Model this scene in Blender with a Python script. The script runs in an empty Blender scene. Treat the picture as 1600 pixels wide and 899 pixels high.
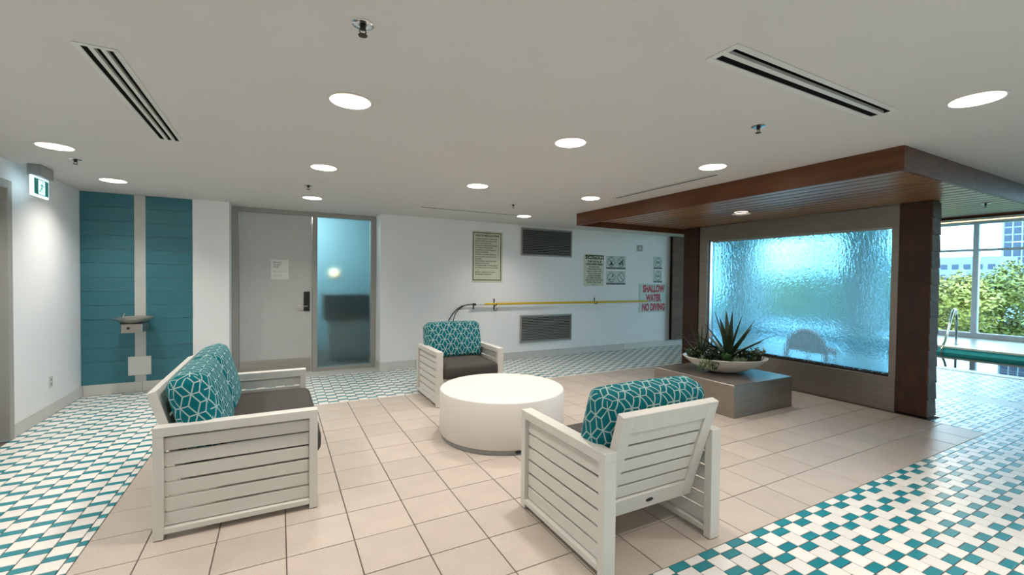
import bpy, bmesh, math, random
from mathutils import Vector, Matrix
random.seed(7)
R = math.radians
sc = bpy.context.scene
col = sc.collection

# ------------------------------------------------------------------ camera
CAM_H = 1.42
yaw, pitch, roll = R(28.0545), R(-1.1359), R(0.6359)
F = Vector((math.sin(yaw) * math.cos(pitch), math.cos(yaw) * math.cos(pitch), math.sin(pitch)))
R0 = Vector((math.cos(yaw), -math.sin(yaw), 0))
U0 = R0.cross(F)
RV = R0 * math.cos(roll) + U0 * math.sin(roll)
UV = U0 * math.cos(roll) - R0 * math.sin(roll)
cam_data = bpy.data.cameras.new('camera')
cam_data.sensor_width = 36.0
cam_data.lens = 683.42 / 1600 * 36.0
cam_data.clip_start = 0.05
cam_data.clip_end = 1000
cam = bpy.data.objects.new('camera', cam_data)
cam.matrix_world = Matrix(((RV.x, UV.x, -F.x, 0), (RV.y, UV.y, -F.y, 0), (RV.z, UV.z, -F.z, CAM_H), (0, 0, 0, 1)))
col.objects.link(cam)
sc.camera = cam

def project(p):
    d = Vector(p) - Vector((0, 0, CAM_H))
    z = d.dot(F)
    if z < 0.05:
        return None
    return (800 + 683.42 * d.dot(RV) / z, 449.5 - 683.42 * d.dot(UV) / z, z)

# ------------------------------------------------------------------ sky and exposure
SKY = 7.8
world = bpy.data.worlds.new('sky')
sc.world = world
world.use_nodes = True
wn = world.node_tree
bg = wn.nodes['Background']
bg.inputs[0].default_value = (0.46, 0.77, 1.0, 1)
bg.inputs[1].default_value = SKY
sc.view_settings.view_transform = 'Standard'
sc.view_settings.look = 'None'
sc.view_settings.gamma = 1
sc.view_settings.use_curve_mapping = False
sc.view_settings.exposure = 0.3
LAMP_W = 10.5

# ------------------------------------------------------------------ materials
def lin(c):
    return tuple(((x / 255) / 12.92 if x / 255 <= 0.04045 else ((x / 255 + 0.055) / 1.055) ** 2.4) for x in c) + (1,)

def mat(name, rgb, rough=0.5, metal=0.0, var=0.06, scale=8.0, bump=0.0, bscale=60.0, emit=None, estr=0, spec=0.5, stretch=None):
    m = bpy.data.materials.new(name)
    m.use_nodes = True
    nt = m.node_tree
    b = nt.nodes['Principled BSDF']
    c = lin(rgb)
    b.inputs['Roughness'].default_value = rough
    b.inputs['Metallic'].default_value = metal
    b.inputs['Specular IOR Level'].default_value = spec
    tc = nt.nodes.new('ShaderNodeTexCoord')
    mp = nt.nodes.new('ShaderNodeMapping')
    nt.links.new(tc.outputs['Object'], mp.inputs[0])
    if stretch:
        mp.inputs['Scale'].default_value = stretch
    nz = nt.nodes.new('ShaderNodeTexNoise')
    nz.inputs['Scale'].default_value = scale
    nz.inputs['Detail'].default_value = 4
    nt.links.new(mp.outputs[0], nz.inputs['Vector'])
    rp = nt.nodes.new('ShaderNodeValToRGB')
    rp.color_ramp.elements[0].position = 0.3
    rp.color_ramp.elements[1].position = 0.7
    rp.color_ramp.elements[0].color = tuple(x * (1 - var) for x in c[:3]) + (1,)
    rp.color_ramp.elements[1].color = tuple(min(1, x * (1 + var)) for x in c[:3]) + (1,)
    nt.links.new(nz.outputs['Fac'], rp.inputs[0])
    nt.links.new(rp.outputs[0], b.inputs['Base Color'])
    if bump:
        n2 = nt.nodes.new('ShaderNodeTexNoise')
        n2.inputs['Scale'].default_value = bscale
        n2.inputs['Detail'].default_value = 3
        nt.links.new(mp.outputs[0], n2.inputs['Vector'])
        bp = nt.nodes.new('ShaderNodeBump')
        bp.inputs['Strength'].default_value = bump
        bp.inputs['Distance'].default_value = 0.01
        nt.links.new(n2.outputs['Fac'], bp.inputs['Height'])
        nt.links.new(bp.outputs[0], b.inputs['Normal'])
    if emit:
        b.inputs['Emission Color'].default_value = lin(emit)
        b.inputs['Emission Strength'].default_value = estr
    return m

def tile_mat(name, rgb, rough, speck, var=0.05, spec=0.5):
    """glazed or speckled tile: every tile a slightly different tone (random per object), fine specks"""
    m = mat(name, rgb, rough, var=var, scale=5, spec=spec)
    nt = m.node_tree
    b = nt.nodes['Principled BSDF']
    src = b.inputs['Base Color'].links[0].from_socket
    oi = nt.nodes.new('ShaderNodeObjectInfo')
    hs = nt.nodes.new('ShaderNodeHueSaturation')
    mr = nt.nodes.new('ShaderNodeMapRange')
    mr.inputs['To Min'].default_value = 0.93
    mr.inputs['To Max'].default_value = 1.05
    nt.links.new(oi.outputs['Random'], mr.inputs['Value'])
    nt.links.new(mr.outputs[0], hs.inputs['Value'])
    nt.links.new(src, hs.inputs['Color'])
    out = hs.outputs[0]
    if speck:
        geo = nt.nodes.new('ShaderNodeNewGeometry')
        nz = nt.nodes.new('ShaderNodeTexNoise')
        nz.inputs['Scale'].default_value = 220
        nz.inputs['Detail'].default_value = 2
        nt.links.new(geo.outputs['Position'], nz.inputs['Vector'])
        rp = nt.nodes.new('ShaderNodeValToRGB')
        rp.color_ramp.elements[0].position = 0.35
        rp.color_ramp.elements[0].color = (1 - speck, 1 - speck, 1 - speck, 1)
        rp.color_ramp.elements[1].position = 0.5
        rp.color_ramp.elements[1].color = (1, 1, 1, 1)
        nt.links.new(nz.outputs['Fac'], rp.inputs[0])
        mx = nt.nodes.new('ShaderNodeMix')
        mx.data_type = 'RGBA'
        mx.blend_type = 'MULTIPLY'
        mx.inputs[0].default_value = 1
        nt.links.new(out, mx.inputs[6])
        nt.links.new(rp.outputs[0], mx.inputs[7])
        out = mx.outputs[2]
    nt.links.new(out, b.inputs['Base Color'])
    return m

def wood_mat(name, dark, light, rough=0.45, stretch=(1, 1, 1), scale=6):
    m = mat(name, dark, rough, var=0.0, bump=0.08, bscale=30, stretch=stretch)
    nt = m.node_tree
    rp = [n for n in nt.nodes if n.type == 'VALTORGB'][0]
    rp.color_ramp.elements[0].color = lin(dark)
    rp.color_ramp.elements[1].color = lin(light)
    [n for n in nt.nodes if n.type == 'TEX_NOISE'][0].inputs['Scale'].default_value = scale
    oi = nt.nodes.new('ShaderNodeObjectInfo')
    hs = nt.nodes.new('ShaderNodeHueSaturation')
    mr = nt.nodes.new('ShaderNodeMapRange')
    mr.inputs['To Min'].default_value = 0.8
    mr.inputs['To Max'].default_value = 1.15
    nt.links.new(oi.outputs['Random'], mr.inputs['Value'])
    nt.links.new(mr.outputs[0], hs.inputs['Value'])
    b = nt.nodes['Principled BSDF']
    nt.links.new(rp.outputs[0], hs.inputs['Color'])
    nt.links.new(hs.outputs[0], b.inputs['Base Color'])
    return m

def fabric_mat():
    """teal fabric with a pale lattice: diamonds joined by short horizontal bars, in UV metres"""
    m = bpy.data.materials.new('teal_lattice_fabric')
    m.use_nodes = True
    nt = m.node_tree
    b = nt.nodes['Principled BSDF']
    b.inputs['Roughness'].default_value = 0.85
    b.inputs['Specular IOR Level'].default_value = 0.2
    W, Hh, h, half = 0.142, 0.058, 0.29, 0.0034
    def M(op, a, c=None):
        n = nt.nodes.new('ShaderNodeMath')
        n.operation = op
        for i, v in enumerate((a, c)):
            if v is None:
                continue
            if isinstance(v, (int, float)):
                n.inputs[i].default_value = v
            else:
                nt.links.new(v, n.inputs[i])
        return n.outputs[0]
    tc = nt.nodes.new('ShaderNodeTexCoord')
    sp = nt.nodes.new('ShaderNodeSeparateXYZ')
    nt.links.new(tc.outputs['UV'], sp.inputs[0])
    x = M('ADD', M('MULTIPLY', sp.outputs[0], 1 / W), 50.0)
    y = M('ADD', M('MULTIPLY', sp.outputs[1], 1 / Hh), 50.0)
    ax = M('ABSOLUTE', M('SUBTRACT', M('FLOORED_MODULO', x, 1.0), 0.5))
    ay = M('ABSOLUTE', M('SUBTRACT', M('FLOORED_MODULO', M('ADD', y, 1.0), 2.0), 1.0))
    bx = M('ABSOLUTE', M('SUBTRACT', M('FLOORED_MODULO', M('ADD', x, 0.5), 1.0), 0.5))
    by = M('ABSOLUTE', M('SUBTRACT', M('FLOORED_MODULO', y, 2.0), 1.0))
    useA = M('LESS_THAN', M('ADD', M('MULTIPLY', ax, 2.0), ay), 1.0)
    useB = M('SUBTRACT', 1.0, useA)
    cx = M('ADD', M('MULTIPLY', ax, useA), M('MULTIPLY', bx, useB))
    cy = M('ADD', M('MULTIPLY', ay, useA), M('MULTIPLY', by, useB))
    g = math.hypot(1 / ((0.5 - h) * W), 1 / Hh)
    d1 = M('MULTIPLY', M('ABSOLUTE', M('SUBTRACT', M('ADD', M('MULTIPLY', cx, 1 / (0.5 - h)), cy), 1.0)), 1 / g)
    d2 = M('ADD', M('MULTIPLY', cy, Hh), M('MULTIPLY', M('LESS_THAN', cx, 0.5 - h), 1.0))
    d = M('MINIMUM', d1, d2)
    ss = nt.nodes.new('ShaderNodeMapRange')
    ss.interpolation_type = 'SMOOTHSTEP'
    nt.links.new(d, ss.inputs['Value'])
    ss.inputs['From Min'].default_value = half - 0.0008
    ss.inputs['From Max'].default_value = half + 0.0008
    mx = nt.nodes.new('ShaderNodeMix')
    mx.data_type = 'RGBA'
    mx.inputs[6].default_value = lin((168, 192, 188))
    mx.inputs[7].default_value = lin((2, 104, 112))
    nt.links.new(ss.outputs[0], mx.inputs[0])
    nt.links.new(mx.outputs[2], b.inputs['Base Color'])
    nz = nt.nodes.new('ShaderNodeTexNoise')
    nz.inputs['Scale'].default_value = 500
    bp = nt.nodes.new('ShaderNodeBump')
    bp.inputs['Strength'].default_value = 0.15
    bp.inputs['Distance'].default_value = 0.003
    nt.links.new(nz.outputs['Fac'], bp.inputs['Height'])
    nt.links.new(bp.outputs[0], b.inputs['Normal'])
    return m

def window_glass(name, tint=(0.92, 0.97, 0.98), refl=0.06):
    m = bpy.data.materials.new(name)
    m.use_nodes = True
    nt = m.node_tree
    nt.nodes.clear()
    out = nt.nodes.new('ShaderNodeOutputMaterial')
    tr = nt.nodes.new('ShaderNodeBsdfTransparent')
    tr.inputs[0].default_value = tint + (1,)
    gl = nt.nodes.new('ShaderNodeBsdfGlossy')
    gl.inputs['Roughness'].default_value = 0.02
    fr = nt.nodes.new('ShaderNodeFresnel')
    fr.inputs[0].default_value = 1.35
    mx = nt.nodes.new('ShaderNodeMixShader')
    nt.links.new(fr.outputs[0], mx.inputs[0])
    nt.links.new(tr.outputs[0], mx.inputs[1])
    nt.links.new(gl.outputs[0], mx.inputs[2])
    nt.links.new(mx.outputs[0], out.inputs[0])
    return m

def frosted_glass():
    m = bpy.data.materials.new('frosted_glass')
    m.use_nodes = True
    nt = m.node_tree
    nt.nodes.clear()
    out = nt.nodes.new('ShaderNodeOutputMaterial')
    rf = nt.nodes.new('ShaderNodeBsdfRefraction')
    rf.inputs['Color'].default_value = (0.80, 0.90, 0.92, 1)
    rf.inputs['Roughness'].default_value = 0.42
    rf.inputs['IOR'].default_value = 1.12
    gl = nt.nodes.new('ShaderNodeBsdfGlossy')
    gl.inputs['Roughness'].default_value = 0.12
    gl.inputs['Color'].default_value = (0.8, 0.9, 0.95, 1)
    fr = nt.nodes.new('ShaderNodeFresnel')
    fr.inputs[0].default_value = 1.45
    mx = nt.nodes.new('ShaderNodeMixShader')
    nt.links.new(fr.outputs[0], mx.inputs[0])
    nt.links.new(rf.outputs[0], mx.inputs[1])
    nt.links.new(gl.outputs[0], mx.inputs[2])
    nt.links.new(mx.outputs[0], out.inputs[0])
    return m

def water_wall_mat():
    m = bpy.data.materials.new('falling_water_glass')
    m.use_nodes = True
    nt = m.node_tree
    nt.nodes.clear()
    out = nt.nodes.new('ShaderNodeOutputMaterial')
    tc = nt.nodes.new('ShaderNodeTexCoord')
    def noise(scale, strch, detail=2.0, dist=0.0):
        mp = nt.nodes.new('ShaderNodeMapping')
        mp.inputs['Scale'].default_value = strch
        nt.links.new(tc.outputs['Object'], mp.inputs[0])
        nz = nt.nodes.new('ShaderNodeTexNoise')
        nz.inputs['Scale'].default_value = scale
        nz.inputs['Detail'].default_value = detail
        nz.inputs['Distortion'].default_value = dist
        nt.links.new(mp.outputs[0], nz.inputs['Vector'])
        return nz.outputs['Fac']
    a = noise(24, (1, 1, 0.22), 2.0, 0.6)
    c = noise(30, (1, 0.9, 0.7), 2.0, 1.4)
    ad = nt.nodes.new('ShaderNodeMath')
    ad.operation = 'ADD'
    nt.links.new(a, ad.inputs[0])
    nt.links.new(c, ad.inputs[1])
    bp = nt.nodes.new('ShaderNodeBump')
    bp.inputs['Strength'].default_value = 0.55
    bp.inputs['Distance'].default_value = 0.0065
    nt.links.new(ad.outputs[0], bp.inputs['Height'])
    rf = nt.nodes.new('ShaderNodeBsdfRefraction')
    rf.inputs['Color'].default_value = (0.62, 0.89, 1.0, 1)
    rf.inputs['Roughness'].default_value = 0.035
    rf.inputs['IOR'].default_value = 1.2
    nt.links.new(bp.outputs[0], rf.inputs['Normal'])
    tl = nt.nodes.new('ShaderNodeBsdfTranslucent')
    tl.inputs[0].default_value = (0.55, 0.88, 1.0, 1)
    nt.links.new(bp.outputs[0], tl.inputs['Normal'])
    m1 = nt.nodes.new('ShaderNodeMixShader')
    m1.inputs[0].default_value = 0.26
    nt.links.new(rf.outputs[0], m1.inputs[1])
    nt.links.new(tl.outputs[0], m1.inputs[2])
    gl = nt.nodes.new('ShaderNodeBsdfGlossy')
    gl.inputs['Roughness'].default_value = 0.08
    nt.links.new(bp.outputs[0], gl.inputs['Normal'])
    fr = nt.nodes.new('ShaderNodeFresnel')
    fr.inputs[0].default_value = 1.33
    nt.links.new(bp.outputs[0], fr.inputs['Normal'])
    m2 = nt.nodes.new('ShaderNodeMixShader')
    nt.links.new(fr.outputs[0], m2.inputs[0])
    nt.links.new(m1.outputs[0], m2.inputs[1])
    nt.links.new(gl.outputs[0], m2.inputs[2])
    nt.links.new(m2.outputs[0], out.inputs[0])
    return m

def pool_water_mat():
    m = window_glass('pool_water', (0.62, 0.93, 0.95))
    nt = m.node_tree
    fr = [n for n in nt.nodes if n.type == 'FRESNEL'][0]
    gl = [n for n in nt.nodes if n.type == 'BSDF_GLOSSY'][0]
    fr.inputs[0].default_value = 1.33
    tc = nt.nodes.new('ShaderNodeTexCoord')
    nz = nt.nodes.new('ShaderNodeTexNoise')
    nz.inputs['Scale'].default_value = 2.5
    nt.links.new(tc.outputs['Object'], nz.inputs['Vector'])
    bp = nt.nodes.new('ShaderNodeBump')
    bp.inputs['Strength'].default_value = 0.05
    bp.inputs['Distance'].default_value = 0.02
    nt.links.new(nz.outputs['Fac'], bp.inputs['Height'])
    nt.links.new(bp.outputs[0], gl.inputs['Normal'])
    nt.links.new(bp.outputs[0], fr.inputs['Normal'])
    return m

MT = {
    'wall': mat('white_wall_paint', (236, 237, 236), 0.55, var=0.015, scale=2, bump=0.04, bscale=180),
    'ceil': mat('ceiling_paint', (206, 204, 200), 0.7, var=0.012, scale=1.5, bump=0.04, bscale=150),
    'bb': tile_mat('skirting_tile', (206, 206, 200), 0.35, 0, var=0.03),
    'grout': mat('floor_grout', (94, 84, 76), 0.9, var=0.12, scale=30),
    'grout_light': mat('mosaic_grout', (150, 148, 142), 0.9, var=0.1, scale=30),
    'beige': tile_mat('beige_floor_tile', (190, 177, 164), 0.36, 0.24, var=0.05, spec=0.45),
    'mwhite': tile_mat('white_mosaic_tile', (228, 224, 216), 0.28, 0.05, var=0.03),
    'mteal': tile_mat('teal_mosaic_tile', (34, 128, 138), 0.28, 0, var=0.12),
    'deck': mat('pool_deck_tile', (214, 218, 216), 0.25, var=0.05, scale=9),
    'tealwall': tile_mat('teal_wall_tile', (50, 112, 124), 0.4, 0, var=0.03),
    'stripgrey': mat('grey_wall_strip', (190, 192, 186), 0.5, var=0.03),
    'doorgrey': mat('door_paint', (190, 191, 188), 0.5, var=0.02),
    'framegrey': mat('door_frame_paint', (160, 160, 153), 0.45, var=0.03),
    'steel': mat('brushed_steel', (178, 172, 164), 0.33, 0.9, var=0.08, scale=3, bump=0.05, bscale=40, stretch=(1, 1, 30)),
    'steelh': mat('brushed_steel_panel', (150, 143, 134), 0.38, 0.85, var=0.1, scale=3, bump=0.05, bscale=40, stretch=(1, 1, 25)),
    'chrome': mat('polished_steel', (215, 220, 224), 0.12, 1.0, var=0.02),
    'darkmetal': mat('dark_metal', (52, 52, 50), 0.4, 0.6, var=0.1),
    'louvre': mat('grey_louvre_metal', (134, 136, 132), 0.45, 0.0, var=0.05),
    'black': mat('black_rubber', (22, 22, 22), 0.5, var=0.1),
    'void': mat('dark_duct', (14, 14, 14), 0.9, var=0.1),
    'white_frame': mat('white_powder_coat', (214, 211, 202), 0.42, var=0.02, bump=0.05, bscale=250),
    'white_conc': mat('white_textured_drum', (222, 216, 208), 0.55, var=0.02, bump=0.12, bscale=220),
    'seat': mat('charcoal_seat_fabric', (74, 71, 67), 0.85, var=0.06, scale=40, bump=0.2, bscale=400, spec=0.2),
    'fabric': fabric_mat(),
    'wood': wood_mat('red_brown_wood', (76, 38, 10), (104, 56, 18), 0.42, (2, 0.25, 2), 9),
    'wood_shaded': wood_mat('shaded_red_brown_wood', (46, 21, 8), (70, 35, 15), 0.45, (2, 2, 0.4), 9),  # same wood, darkened in colour for the shaded pillar faces
    'lap': wood_mat('daylit_lap_board', (84, 62, 46), (108, 82, 62), 0.75, (0.5, 0.5, 6), 8),  # same wood, greyed and lightened in colour for the blue daylight on it
    'soffit': wood_mat('soffit_plank', (132, 96, 66), (160, 120, 86), 0.28, (3, 0.2, 1), 9),
    'waterwall': water_wall_mat(),
    'water': pool_water_mat(),
    'wglass': window_glass('window_glass'),
    'frost': frosted_glass(),
    'winframe': mat('aluminium_window_frame', (196, 208, 226), 0.4, 0.0, var=0.03),
    'pooltile': mat('teal_pool_tile', (64, 186, 198), 0.3, var=0.12, scale=14),
    'bowl': mat('white_ceramic_bowl', (226, 222, 214), 0.4, var=0.02),
    'leafdark': mat('agave_leaf', (44, 62, 42), 0.4, var=0.25, scale=12),
    'leafgreen': mat('succulent_leaf', (70, 104, 58), 0.45, var=0.3, scale=14),
    'leafpale': mat('pale_succulent_leaf', (132, 150, 126), 0.5, var=0.2, scale=14),
    'soil': mat('dark_soil', (36, 30, 24), 0.95, var=0.3, scale=60, bump=0.5, bscale=80),
    'cream_sign': mat('cream_sign_panel', (206, 208, 184), 0.5, var=0.02),
    'palesign': mat('pale_sign_panel', (196, 208, 200), 0.5, var=0.02),
    'ink': mat('black_print', (26, 28, 26), 0.6, var=0.05),
    'red': mat('red_print', (172, 24, 44), 0.55, var=0.05),
    'paper': mat('white_paper', (220, 220, 216), 0.7, var=0.01),
    'yellow': mat('yellow_pole_paint', (216, 180, 28), 0.4, var=0.05),
    'plastic': mat('white_plastic', (212, 212, 206), 0.4, var=0.02),
    'greyplastic': mat('grey_plastic', (150, 152, 150), 0.45, var=0.03),
    'clear': mat('clear_acrylic', (226, 236, 240), 0.15, var=0.01, emit=(205, 240, 255), estr=1.1),
    'exitgreen': mat('exit_green', (0, 100, 92), 0.4, var=0.05, emit=(0, 110, 100), estr=0.35),
    'exitwhite': mat('exit_white', (200, 245, 250), 0.4, var=0.02, emit=(190, 248, 255), estr=1.2),
    'lens': mat('lamp_lens', (255, 250, 240), 0.4, var=0.0, emit=(255, 244, 226), estr=2.2),
    'can': mat('lamp_reflector', (214, 196, 180), 0.35, var=0.02),
    'led': mat('warm_led_strip', (255, 230, 190), 0.4, var=0.0, emit=(255, 214, 160), estr=2.5),
    'leafA': mat('tree_leaf_green', (118, 118, 50), 0.6, var=0.3, scale=0.6),
    'leafB': mat('tree_leaf_yellow', (150, 138, 66), 0.6, var=0.3, scale=0.6),
    'leafC': mat('tree_leaf_deep', (106, 112, 66), 0.6, var=0.3, scale=0.6),
    'bark': mat('tree_bark', (86, 72, 58), 0.9, var=0.3),
    'grass': mat('lawn', (92, 120, 60), 0.9, var=0.2),
    'towerwall': mat('tower_concrete', (150, 160, 168), 0.7, var=0.03),
    'towerglass': mat('tower_window', (34, 52, 80), 0.2, var=0.2, scale=0.5),
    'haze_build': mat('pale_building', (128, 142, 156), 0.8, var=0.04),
    'cream': mat('cream_bulkhead', (196, 186, 160), 0.6, var=0.02),
    'teal_room': mat('blue_room_paint', (150, 182, 188), 0.6, var=0.02),
    'dark_counter': mat('dark_counter_front', (84, 80, 76), 0.5, var=0.05),
    'grey_counter': mat('grey_counter_front', (168, 166, 158), 0.5, var=0.03),
    'rattan': mat('golden_rattan', (236, 130, 10), 0.6, var=0.25, scale=30),
}

_nt = MT['rattan'].node_tree
_b = _nt.nodes['Principled BSDF']
_tl = _nt.nodes.new('ShaderNodeBsdfTranslucent')
_tl.inputs[0].default_value = lin((255, 130, 0))
_mx = _nt.nodes.new('ShaderNodeMixShader')
_mx.inputs[0].default_value = 0.4
_nt.links.new(_b.outputs[0], _mx.inputs[1])
_nt.links.new(_tl.outputs[0], _mx.inputs[2])
_nt.links.new(_mx.outputs[0], _nt.nodes['Material Output'].inputs[0])

# ------------------------------------------------------------------ mesh builder
class MB:
    def __init__(s):
        s.v, s.f, s.m = [], [], []
    def quad(s, a, b, c, d, mi=0):
        n = len(s.v)
        s.v += [tuple(a), tuple(b), tuple(c), tuple(d)]
        s.f.append((n, n + 1, n + 2, n + 3)); s.m.append(mi)
        return s
    def poly(s, pts, mi=0):
        n = len(s.v)
        s.v += [tuple(p) for p in pts]
        s.f.append(tuple(range(n, n + len(pts)))); s.m.append(mi)
        return s
    def box(s, x0, x1, y0, y1, z0, z1, ch=0.0, mi=0):
        """box with all edges chamfered by ch"""
        if ch <= 0:
            n = len(s.v)
            s.v += [(x0, y0, z0), (x1, y0, z0), (x1, y1, z0), (x0, y1, z0), (x0, y0, z1), (x1, y0, z1), (x1, y1, z1), (x0, y1, z1)]
            for f in ((0, 3, 2, 1), (4, 5, 6, 7), (0, 1, 5, 4), (1, 2, 6, 5), (2, 3, 7, 6), (3, 0, 4, 7)):
                s.f.append(tuple(n + i for i in f)); s.m.append(mi)
            return s
        bm = bmesh.new()
        bmesh.ops.create_cube(bm, size=1)
        for v in bm.verts:
            v.co = Vector(((x0 + x1) / 2 + v.co.x * (x1 - x0), (y0 + y1) / 2 + v.co.y * (y1 - y0), (z0 + z1) / 2 + v.co.z * (z1 - z0)))
        bmesh.ops.bevel(bm, geom=bm.edges[:], offset=ch, segments=1, affect='EDGES', profile=0.5)
        s.bm(bm, mi)
        return s
    def bm(s, bm, mi=0):
        bm.verts.index_update()
        n = len(s.v)
        s.v += [tuple(v.co) for v in bm.verts]
        for f in bm.faces:
            s.f.append(tuple(n + v.index for v in f.verts)); s.m.append(mi)
        bm.free()
        return s
    def tube(s, pts, r, seg=10, cap=True, mi=0, rad=None):
        pts = [Vector(p) for p in pts]
        n0 = len(s.v)
        up = None
        for i, p in enumerate(pts):
            t = (pts[min(i + 1, len(pts) - 1)] - pts[max(i - 1, 0)]).normalized()
            if up is None:
                up = t.orthogonal().normalized()
            else:
                up = (up - t * up.dot(t))
                up = up.normalized() if up.length > 1e-6 else t.orthogonal().normalized()
            w = t.cross(up)
            rr = rad[i] if rad else r
            for k in range(seg):
                a = 2 * math.pi * k / seg
                s.v.append(tuple(p + (up * math.cos(a) + w * math.sin(a)) * rr))
        for i in range(len(pts) - 1):
            for k in range(seg):
                a, b = n0 + i * seg + k, n0 + i * seg + (k + 1) % seg
                s.f.append((a, b, b + seg, a + seg)); s.m.append(mi)
        if cap:
            s.f.append(tuple(n0 + k for k in reversed(range(seg)))); s.m.append(mi)
            e = n0 + (len(pts) - 1) * seg
            s.f.append(tuple(e + k for k in range(seg))); s.m.append(mi)
        return s
    def lathe(s, prof, seg=48, cx=0, cy=0, sx=1, sy=1, rot=0, mi=0):
        """profile of (radius, z); closes on the axis where radius = 0"""
        n0 = len(s.v)
        idx = []
        for r, z in prof:
            if r < 1e-7:
                idx.append([len(s.v)]); s.v.append((cx, cy, z))
            else:
                ring = []
                for k in range(seg):
                    a = 2 * math.pi * k / seg
                    x, y = r * math.cos(a) * sx, r * math.sin(a) * sy
                    ring.append(len(s.v))
                    s.v.append((cx + x * math.cos(rot) - y * math.sin(rot), cy + x * math.sin(rot) + y * math.cos(rot), z))
                idx.append(ring)
        for a, b in zip(idx, idx[1:]):
            for k in range(seg):
                k2 = (k + 1) % seg
                if len(a) == 1 and len(b) == 1:
                    continue
                if len(a) == 1:
                    s.f.append((a[0], b[k2], b[k]))
                elif len(b) == 1:
                    s.f.append((a[k], a[k2], b[0]))
                else:
                    s.f.append((a[k], a[k2], b[k2], b[k]))
                s.m.append(mi)
        return s
    def mesh(s, name, mats, smooth=False):
        me = bpy.data.meshes.new(name)
        me.from_pydata(s.v, [], s.f)
        mats = mats if isinstance(mats, (list, tuple)) else [mats]
        for m in mats:
            me.materials.append(MT[m] if isinstance(m, str) else m)
        if len(mats) > 1:
            me.polygons.foreach_set('material_index', s.m)
        if smooth:
            me.polygons.foreach_set('use_smooth', [True] * len(me.polygons))
            try:
                me.set_sharp_from_angle(angle=R(40))
            except Exception:
                pass
        me.update()
        return me
    def build(s, name, mats, parent=None, smooth=False, loc=None):
        return link(name, s.mesh(name, mats, smooth), parent, loc)

def link(name, me, parent=None, loc=None):
    o = bpy.data.objects.new(name, me)
    col.objects.link(o)
    if parent:
        o.parent = parent
    if loc:
        o.location = loc
    return o

def tag(o, label=None, cat=None, group=None, kind=None):
    if label: o['label'] = label
    if cat: o['category'] = cat
    if group: o['group'] = group
    if kind: o['kind'] = kind
    return o

def thing(name, label, cat, loc=(0, 0, 0), rz=0, group=None):
    o = bpy.data.objects.new(name, None)
    o.empty_display_size = 0.1
    col.objects.link(o)
    o.location = loc
    o.rotation_euler = (0, 0, rz)
    return tag(o, label, cat, group)

def struct(o):
    o['kind'] = 'structure'
    return o

def text(body, x, z, y, width, mat_name, parent, height=None, bold=0.0, name='lettering', align='CENTER', rot=(math.pi / 2, 0, 0)):
    cu = bpy.data.curves.new('txt', 'FONT')
    cu.body = body
    cu.size = 1
    cu.align_x = 'LEFT'
    cu.offset = bold
    cu.resolution_u = 3
    t = bpy.data.objects.new('txt', cu)
    col.objects.link(t)
    bpy.context.view_layer.update()
    me = bpy.data.meshes.new_from_object(t.evaluated_get(bpy.context.evaluated_depsgraph_get()))
    bpy.data.objects.remove(t)
    bpy.data.curves.remove(cu)
    xs = [v.co.x for v in me.vertices]; ys = [v.co.y for v in me.vertices]
    w, h = max(xs) - min(xs), max(ys) - min(ys)
    sx = width / w
    sy = height / h if height else sx
    cxm = {'CENTER': (max(xs) + min(xs)) / 2, 'LEFT': min(xs)}[align]
    for v in me.vertices:
        v.co.x = (v.co.x - cxm) * sx
        v.co.y = (v.co.y - (max(ys) + min(ys)) / 2) * sy
    me.materials.clear()
    me.materials.append(MT[mat_name])
    o = link(name, me, parent, (x, y, z))
    o.rotation_euler = rot
    return o

# ------------------------------------------------------------------ key measures (metres)
XL, YB, YD, HC = -2.02, 6.79, 7.17, 2.378
YS = -3.5                     # wall behind the camera
XC = 7.8                      # low ceiling ends, pool hall begins
XWIN = 16.15
HP = 3.2                      # pool hall ceiling
YN, YSP = 13.0, -6.0          # pool hall ends
BX0, BX1, BY0, BY1 = -0.89, 5.93, 1.52, 5.25   # beige tile field
RX0, RX1 = -0.575, 1.356      # door recess
PX0, PX1, PY0, PY1 = 10.0, 13.3, -4.0, 11.0    # pool

# ------------------------------------------------------------------ floor
fl = MB()
zb, zt = -0.25, -0.004
for x0, x1, y0, y1 in ((XL - .1, PX0, YSP, YD + 3.2), (XL - .1, PX0, YD + 3.2, YN), (PX1, XWIN + .15, YSP, YN), (PX0, PX1, YSP, PY0), (PX0, PX1, PY1, YN)):
    fl.box(x0, x1, y0, y1, zb, zt)
floor = struct(fl.build('floor', 'grout'))

def tile_mesh(sx, sy, m, gap=0.005, ch=0.0016, depth=0.006, name='tile'):
    a, b = sx / 2 - gap / 2, sy / 2 - gap / 2
    mb = MB()
    lo = [(-a, -b, -depth), (a, -b, -depth), (a, b, -depth), (-a, b, -depth)]
    mi = [(-a, -b, -ch), (a, -b, -ch), (a, b, -ch), (-a, b, -ch)]
    tp = [(-a + ch, -b + ch, 0), (a - ch, -b + ch, 0), (a - ch, b - ch, 0), (-a + ch, b - ch, 0)]
    mb.v = lo + mi + tp
    for k in range(4):
        j = (k + 1) % 4
        mb.f += [(k, j, 4 + j, 4 + k), (4 + k, 4 + j, 8 + j, 8 + k)]
    mb.f.append((8, 9, 10, 11))
    mb.m = [0] * len(mb.f)
    return mb.mesh(name, m) if m else mb

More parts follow.
